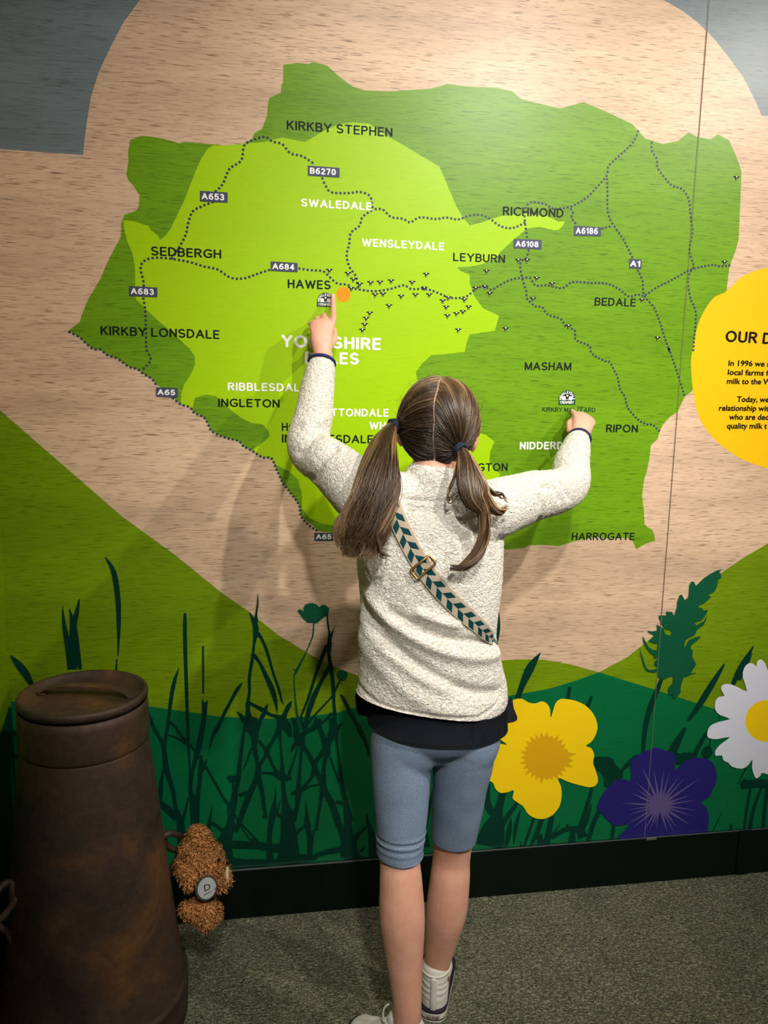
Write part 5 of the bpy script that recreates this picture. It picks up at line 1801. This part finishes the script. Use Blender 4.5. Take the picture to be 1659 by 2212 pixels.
bk = bm_obj('slider_buckle', bm, M_BRASS, bag, True, label='brass slider buckle')
# end tab at the right side
bm = bmesh.new()
e0, e1 = at(1050, 1365, P[-1][1] - .004), at(1072, 1392, P[-1][1] + .012)
add_tube(bm, [e0, e0.lerp(e1, .5), e1], [(.006, .003), (.006, .0035), (.005, .003)], 12)
bm_obj('end_tab', bm, M_TAB, bag, True, label='dull green tab at the strap end')

# ------------------------------------------------------------------ milk churn
M_RUST = mat('rusted_steel', (.07, .04, .022), .62, .4, .25)
ra = noise_tex(M_RUST, (1, 1, 1), 5.5, 6, .62, .5)
rb = noise_tex(M_RUST, (1, 1, 1), 60, 5, .7)
rr_ = ramp(M_RUST, [(.30, (.014, .011, .010)), (.44, (.042, .026, .019)), (.56, (.060, .034, .021)), (.70, (.130, .058, .018))])
lk(M_RUST, ra.outputs['Fac'], rr_.inputs['Fac'])
rf = ramp(M_RUST, [(.3, (.72, .72, .74)), (.7, (1.15, 1.1, 1.05))])
lk(M_RUST, rb.outputs['Fac'], rf.inputs['Fac'])
lk(M_RUST, mixc(M_RUST, 1.0, rr_.outputs['Color'], rf.outputs['Color'], 'MULTIPLY'), M_RUST.node_tree.nodes['Principled BSDF'].inputs['Base Color'])
bump(M_RUST, rb.outputs['Fac'], .35, .002)
cxy = Vector((-.363, 1.60, 0))
churn = thing('milk_churn', 'tall rusty brown metal milk churn standing on the carpet in the left corner', 'milk churn', cxy)
bm = bmesh.new()
add_lathe(bm, cxy, [(.02, .004), (.190, .004), (.196, .008), (.1975, .05), (.1965, .084), (.199, .088), (.199, .094), (.1945, .098), (.190, .105), (.176, .22), (.1625, .34), (.151, .45), (.141, .55), (.1315, .63), (.1265, .66), (.1245, .675), (.10, .676), (.03, .676)], 72)
bm_obj('churn_body', bm, M_RUST, churn, True)
bm = bmesh.new()
add_lathe(bm, cxy, [(.1255, .667), (.1275, .668), (.1285, .674), (.1290, .700), (.1285, .735), (.1275, .752), (.1245, .753), (.1235, .740), (.123, .70), (.1225, .668)], 72)
bm_obj('churn_collar', bm, M_RUST, churn, True)
bm = bmesh.new()
add_lathe(bm, cxy, [(.03, .758), (.100, .760), (.112, .764), (.118, .7705), (.122, .7745), (.1265, .7735), (.1290, .768), (.1285, .762), (.1255, .758), (.121, .752), (.110, .746), (.03, .744)], 72)
lid = bm_obj('churn_lid', bm, M_RUST, churn, True)
# strap handle across the lid
phi = math.radians(-12)
hd = Vector((math.cos(phi), math.sin(phi), 0))
hs = Vector((-hd.y, hd.x, 0))
bm = bmesh.new()
pts = []
for k in range(21):
    t = -1 + k / 10
    pts.append(cxy + hd * (t * .096) + hs * .012 + Vector((0, 0, .7605 + .020 * math.sqrt(max(0, 1 - (t * 1.0) ** 2)))))
for side in (0,):
    rings = []
    for k, p in enumerate(pts):
        w = .0115 if 2 < k < 18 else .0125
        rings.append([bm.verts.new(p + hs * sx * w + Vector((0, 0, dz))) for sx, dz in ((-1, 0), (1, 0), (1, .0028), (-1, .0028))])
    for i in range(20):
        for j in range(4):
            bm.faces.new((rings[i][j], rings[i][(j + 1) % 4], rings[i + 1][(j + 1) % 4], rings[i + 1][j]))
    bm.faces.new(rings[0])
    bm.faces.new(rings[-1])
bm_obj('lid_handle', bm, M_RUST, lid)
for t in (-.92, .92):
    bm = bmesh.new()
    add_ellipsoid(bm, cxy + hd * (t * .102) + hs * .012 + Vector((0, 0, .762)), (.012, .012, .003), None, 14, 8)
    bm_obj('rivet', bm, M_RUST, lid, True)


def churn_r(z):
    return float(np.interp(z, [.105, .22, .34, .45, .55, .63], [.190, .176, .1625, .151, .141, .1325]))


def side_handle(phi):
    o_ = Vector((math.cos(phi), math.sin(phi), 0))
    t_ = Vector((-o_.y, o_.x, 0))
    zc = .368

    def q(r, s, z):
        return cxy + o_ * (churn_r(z) + r) + t_ * s + Vector((0, 0, z))
    bm = bmesh.new()
    limb(bm, [q(-.002, -.012, zc + .035), q(.016, -.012, zc + .038), q(.040, -.008, zc + .018), q(.044, 0, zc - .006), q(.030, .006, zc - .020), q(.012, .010, zc - .008), q(-.002, .012, zc + .012)], [.0075, .0072, .0068, .0072, .0072, .0075, .008], 10)
    limb(bm, [q(.034, .003, zc - .014), q(.026, .002, zc - .036), q(.008, 0, zc - .060), q(-.001, 0, zc - .085)], [.0068, .0066, .0062, .0055], 10)
    add_ellipsoid(bm, q(.001, 0, zc + .018), (.008, .008, .030), None, 12, 10)
    return bm_obj('churn_handle', bm, M_RUST, churn, True)


side_handle(math.radians(24))
side_handle(math.radians(214))

# ------------------------------------------------------------------ plush bear hanging on the churn
def plush(name, bm_core, parent, n, seed, mcol, ln=.012):
    """soft core plus curly tufts, one mesh"""
    bm = remesh(bm_core, .0035, 3, .5)
    bm.normal_update()
    tri = [f for f in bm.faces]
    area = np.array([f.calc_area() for f in tri])
    rg = np.random.default_rng(seed)
    pick = rg.choice(len(tri), n, p=area / area.sum())
    tufts = []
    for i in pick:
        f = tri[i]
        tufts.append((f.calc_center_median(), f.normal.copy()))
    for c, nrm in tufts:
        a = nrm.orthogonal().normalized()
        b = nrm.cross(a)
        th = rg.random() * 6.28
        d = (a * math.cos(th) + b * math.sin(th)) * (.5 + .6 * rg.random())
        d += Vector((0, 0, -.25))
        L = ln * (.55 + .7 * rg.random())
        r = .0014 + .0010 * rg.random()
        p = [c - nrm * .001, c + nrm * L * .45 + d * L * .15, c + nrm * L * .75 + d * L * .55, c + nrm * L * .70 + d * L * 1.0]
        rings = []
        for k, q in enumerate(p):
            w = r * (1, 1.05, .85, .35)[k]
            rings.append([bm.verts.new(q + a * w * math.cos(j * 2.094) + b * w * math.sin(j * 2.094)) for j in range(3)])
        for k in range(3):
            for j in range(3):
                bm.faces.new((rings[k][j], rings[k][(j + 1) % 3], rings[k + 1][(j + 1) % 3], rings[k + 1][j]))
    return bm_obj(name, bm, mcol, parent, True)


M_PLUSH = mat('plush_brown', (.36, .15, .045), .9, .15)
pn = noise_tex(M_PLUSH, (1, 1, 1), 140, 2, .6)
pr = ramp(M_PLUSH, [(.3, (.22, .085, .024)), (.5, (.46, .20, .062)), (.7, (.70, .37, .15))])
lk(M_PLUSH, pn.outputs['Fac'], pr.inputs['Fac'])
lk(M_PLUSH, pr.outputs['Color'], M_PLUSH.node_tree.nodes['Principled BSDF'].inputs['Base Color'])
M_CREAM = mat('plush_cream', (.62, .52, .38), .9, .15)
M_BEAD = mat('bead_black', (.01, .008, .008), .15, .5)
M_TAGW = mat('tag_white', (.52, .54, .56), .5, .3)
M_TAGG = mat('tag_green', (.05, .075, .06), .5, .3)
YB_ = 1.655
bear = thing('teddy_bear', 'small curly brown teddy bear with a round white tag, hanging from the churn handle', 'teddy bear', at(435, 1900, YB_))


def bp(px, py, dy=0.0):
    return at(px, py, YB_ + dy)


bm = bmesh.new()
add_ellipsoid(bm, bp(436, 1858), (.044, .038, .042), None, 24, 16)
add_ellipsoid(bm, bp(452, 1868, -.014), (.030, .028, .026), None, 20, 14)
add_ellipsoid(bm, bp(470, 1880, -.016), (.022, .022, .020), None, 18, 12)
limb(bm, [bp(424, 1835), bp(428, 1815), bp(425, 1803)], [.034, .026, .018], 16)
plush('head', bm, bear, 2300, 1, M_PLUSH)
bm = bmesh.new()
add_ellipsoid(bm, bp(423, 1797, .002), (.0135, .010, .0135), None, 18, 12)
plush('ear', bm, bear, 320, 2, M_PLUSH, .008)
bm = bmesh.new()
add_ellipsoid(bm, bp(393, 1862, .025), (.0135, .010, .0135), None, 18, 12)
plush('ear', bm, bear, 320, 8, M_PLUSH, .008)
bm = bmesh.new()
add_ellipsoid(bm, bp(446, 1928, .022), (.014, .013, .042), None, 24, 16)
plush('torso', bm, bear, 500, 3, M_PLUSH, .006)
bm = bmesh.new()
limb(bm, [bp(402, 1866, -.012), bp(407, 1888, -.030), bp(413, 1904, -.040)], [.020, .018, .014], 16)
plush('arm', bm, bear, 800, 4, M_PLUSH)
bm = bmesh.new()
limb(bm, [bp(470, 1872, -.006), bp(480, 1897, -.022), bp(481, 1911, -.030)], [.016, .0150, .012], 16)
plush('arm', bm, bear, 560, 5, M_PLUSH)
bm = bmesh.new()
add_ellipsoid(bm, bp(490.5, 1890, -.026), (.006, .014, .022), None, 14, 10)
bm_obj('paw_pad', bm, M_CREAM, bear, True, label='cream paw pad')
bm = bmesh.new()
limb(bm, [bp(440, 1945, 0), bp(432, 1957, -.018), bp(412, 1965, -.030), bp(402, 1962, -.034)], [.014, .018, .017, .012], 16)
plush('leg', bm, bear, 700, 6, M_PLUSH)
bm = bmesh.new()
limb(bm, [bp(445, 1948, 0), bp(447, 1967, -.016), bp(444, 1988, -.024)], [.016, .022, .018], 16)
add_ellipsoid(bm, bp(458, 1970, -.020), (.018, .020, .020), None, 16, 12)
plush('leg', bm, bear, 900, 7, M_PLUSH)
bm = bmesh.new()
add_ellipsoid(bm, bp(462, 1990, -.030), (.014, .008, .013), Matrix.Rotation(.6, 3, 'Y'), 14, 10)
bm_obj('foot_pad', bm, M_CREAM, bear, True, label='cream foot pad')
for px, py, dy, r in ((473, 1857, -.042, .0042), (492, 1863, -.036, .0050)):
    bm = bmesh.new()
    add_ellipsoid(bm, bp(px, py, dy), (r, r * .8, r), None, 12, 8)
    bm_obj('eye' if r < .0045 else 'nose', bm, M_BEAD, bear, True)
# swing tag
tc = bp(446, 1919, -.050)
ta, tb = Vector((.94, .25, .12)).normalized(), Vector((.22, -.10, .95)).normalized()
tb = (tb - ta * tb.dot(ta)).normalized()
tn = ta.cross(tb).normalized()
if tn.y > 0:
    tn = -tn


def disc(name, rx, rz, off, th, m, parent, dx=0.0):
    bm = bmesh.new()
    f1 = [bm.verts.new(tc + ta * (dx + rx * math.cos(k * math.pi / 18)) + tb * (rz * math.sin(k * math.pi / 18)) + tn * off) for k in range(36)]
    f2 = [bm.verts.new(v.co - tn * th) for v in f1]
    bm.faces.new(f1)
    bm.faces.new(list(reversed(f2)))
    for k in range(36):
        bm.faces.new((f1[k], f2[k], f2[(k + 1) % 36], f1[(k + 1) % 36]))
    return bm_obj(name, bm, m, parent)


tag_ = disc('swing_tag', .0245, .0345, 0, .0012, M_TAGG, bear)
tag_['label'] = 'round white tag with a dark green rim'
disc('tag_face', .0205, .0300, .0005, .0004, M_TAGW, tag_, .001)
V, Fc = glyphs('D', .0)
x0, x1 = V[:, 0].min(), V[:, 0].max()
mesh_obj('tag_letter', [tc + ta * (.002 + (v[0] - (x0 + x1) / 2) * .021) + tb * (-.006 + v[1] * .026) + tn * .0008 for v in V], Fc, M_BLACK, tag_)
Vb = [tc + ta * a + tb * b + tn * .0008 for a, b in ((-.007, -.0165), (.010, -.0125), (.010, -.0112), (-.007, -.0145))]
mesh_obj('tag_underline', Vb, [(0, 1, 2, 3)], M_BLACK, tag_)
# hanging loop on the churn handle
M_CORD = mat('cord_black', (.012, .011, .012), .7, .2)
bm = bmesh.new()
limb(bm, [bp(398, 1832, .0), bp(391, 1826, .006), bp(385, 1832, .012), bp(388, 1842, .010), bp(398, 1840, 0)], [.0024] * 5, 8)
bm_obj('hanging_loop', bm, M_CORD, bear, True, label='black cord loop on the churn handle')
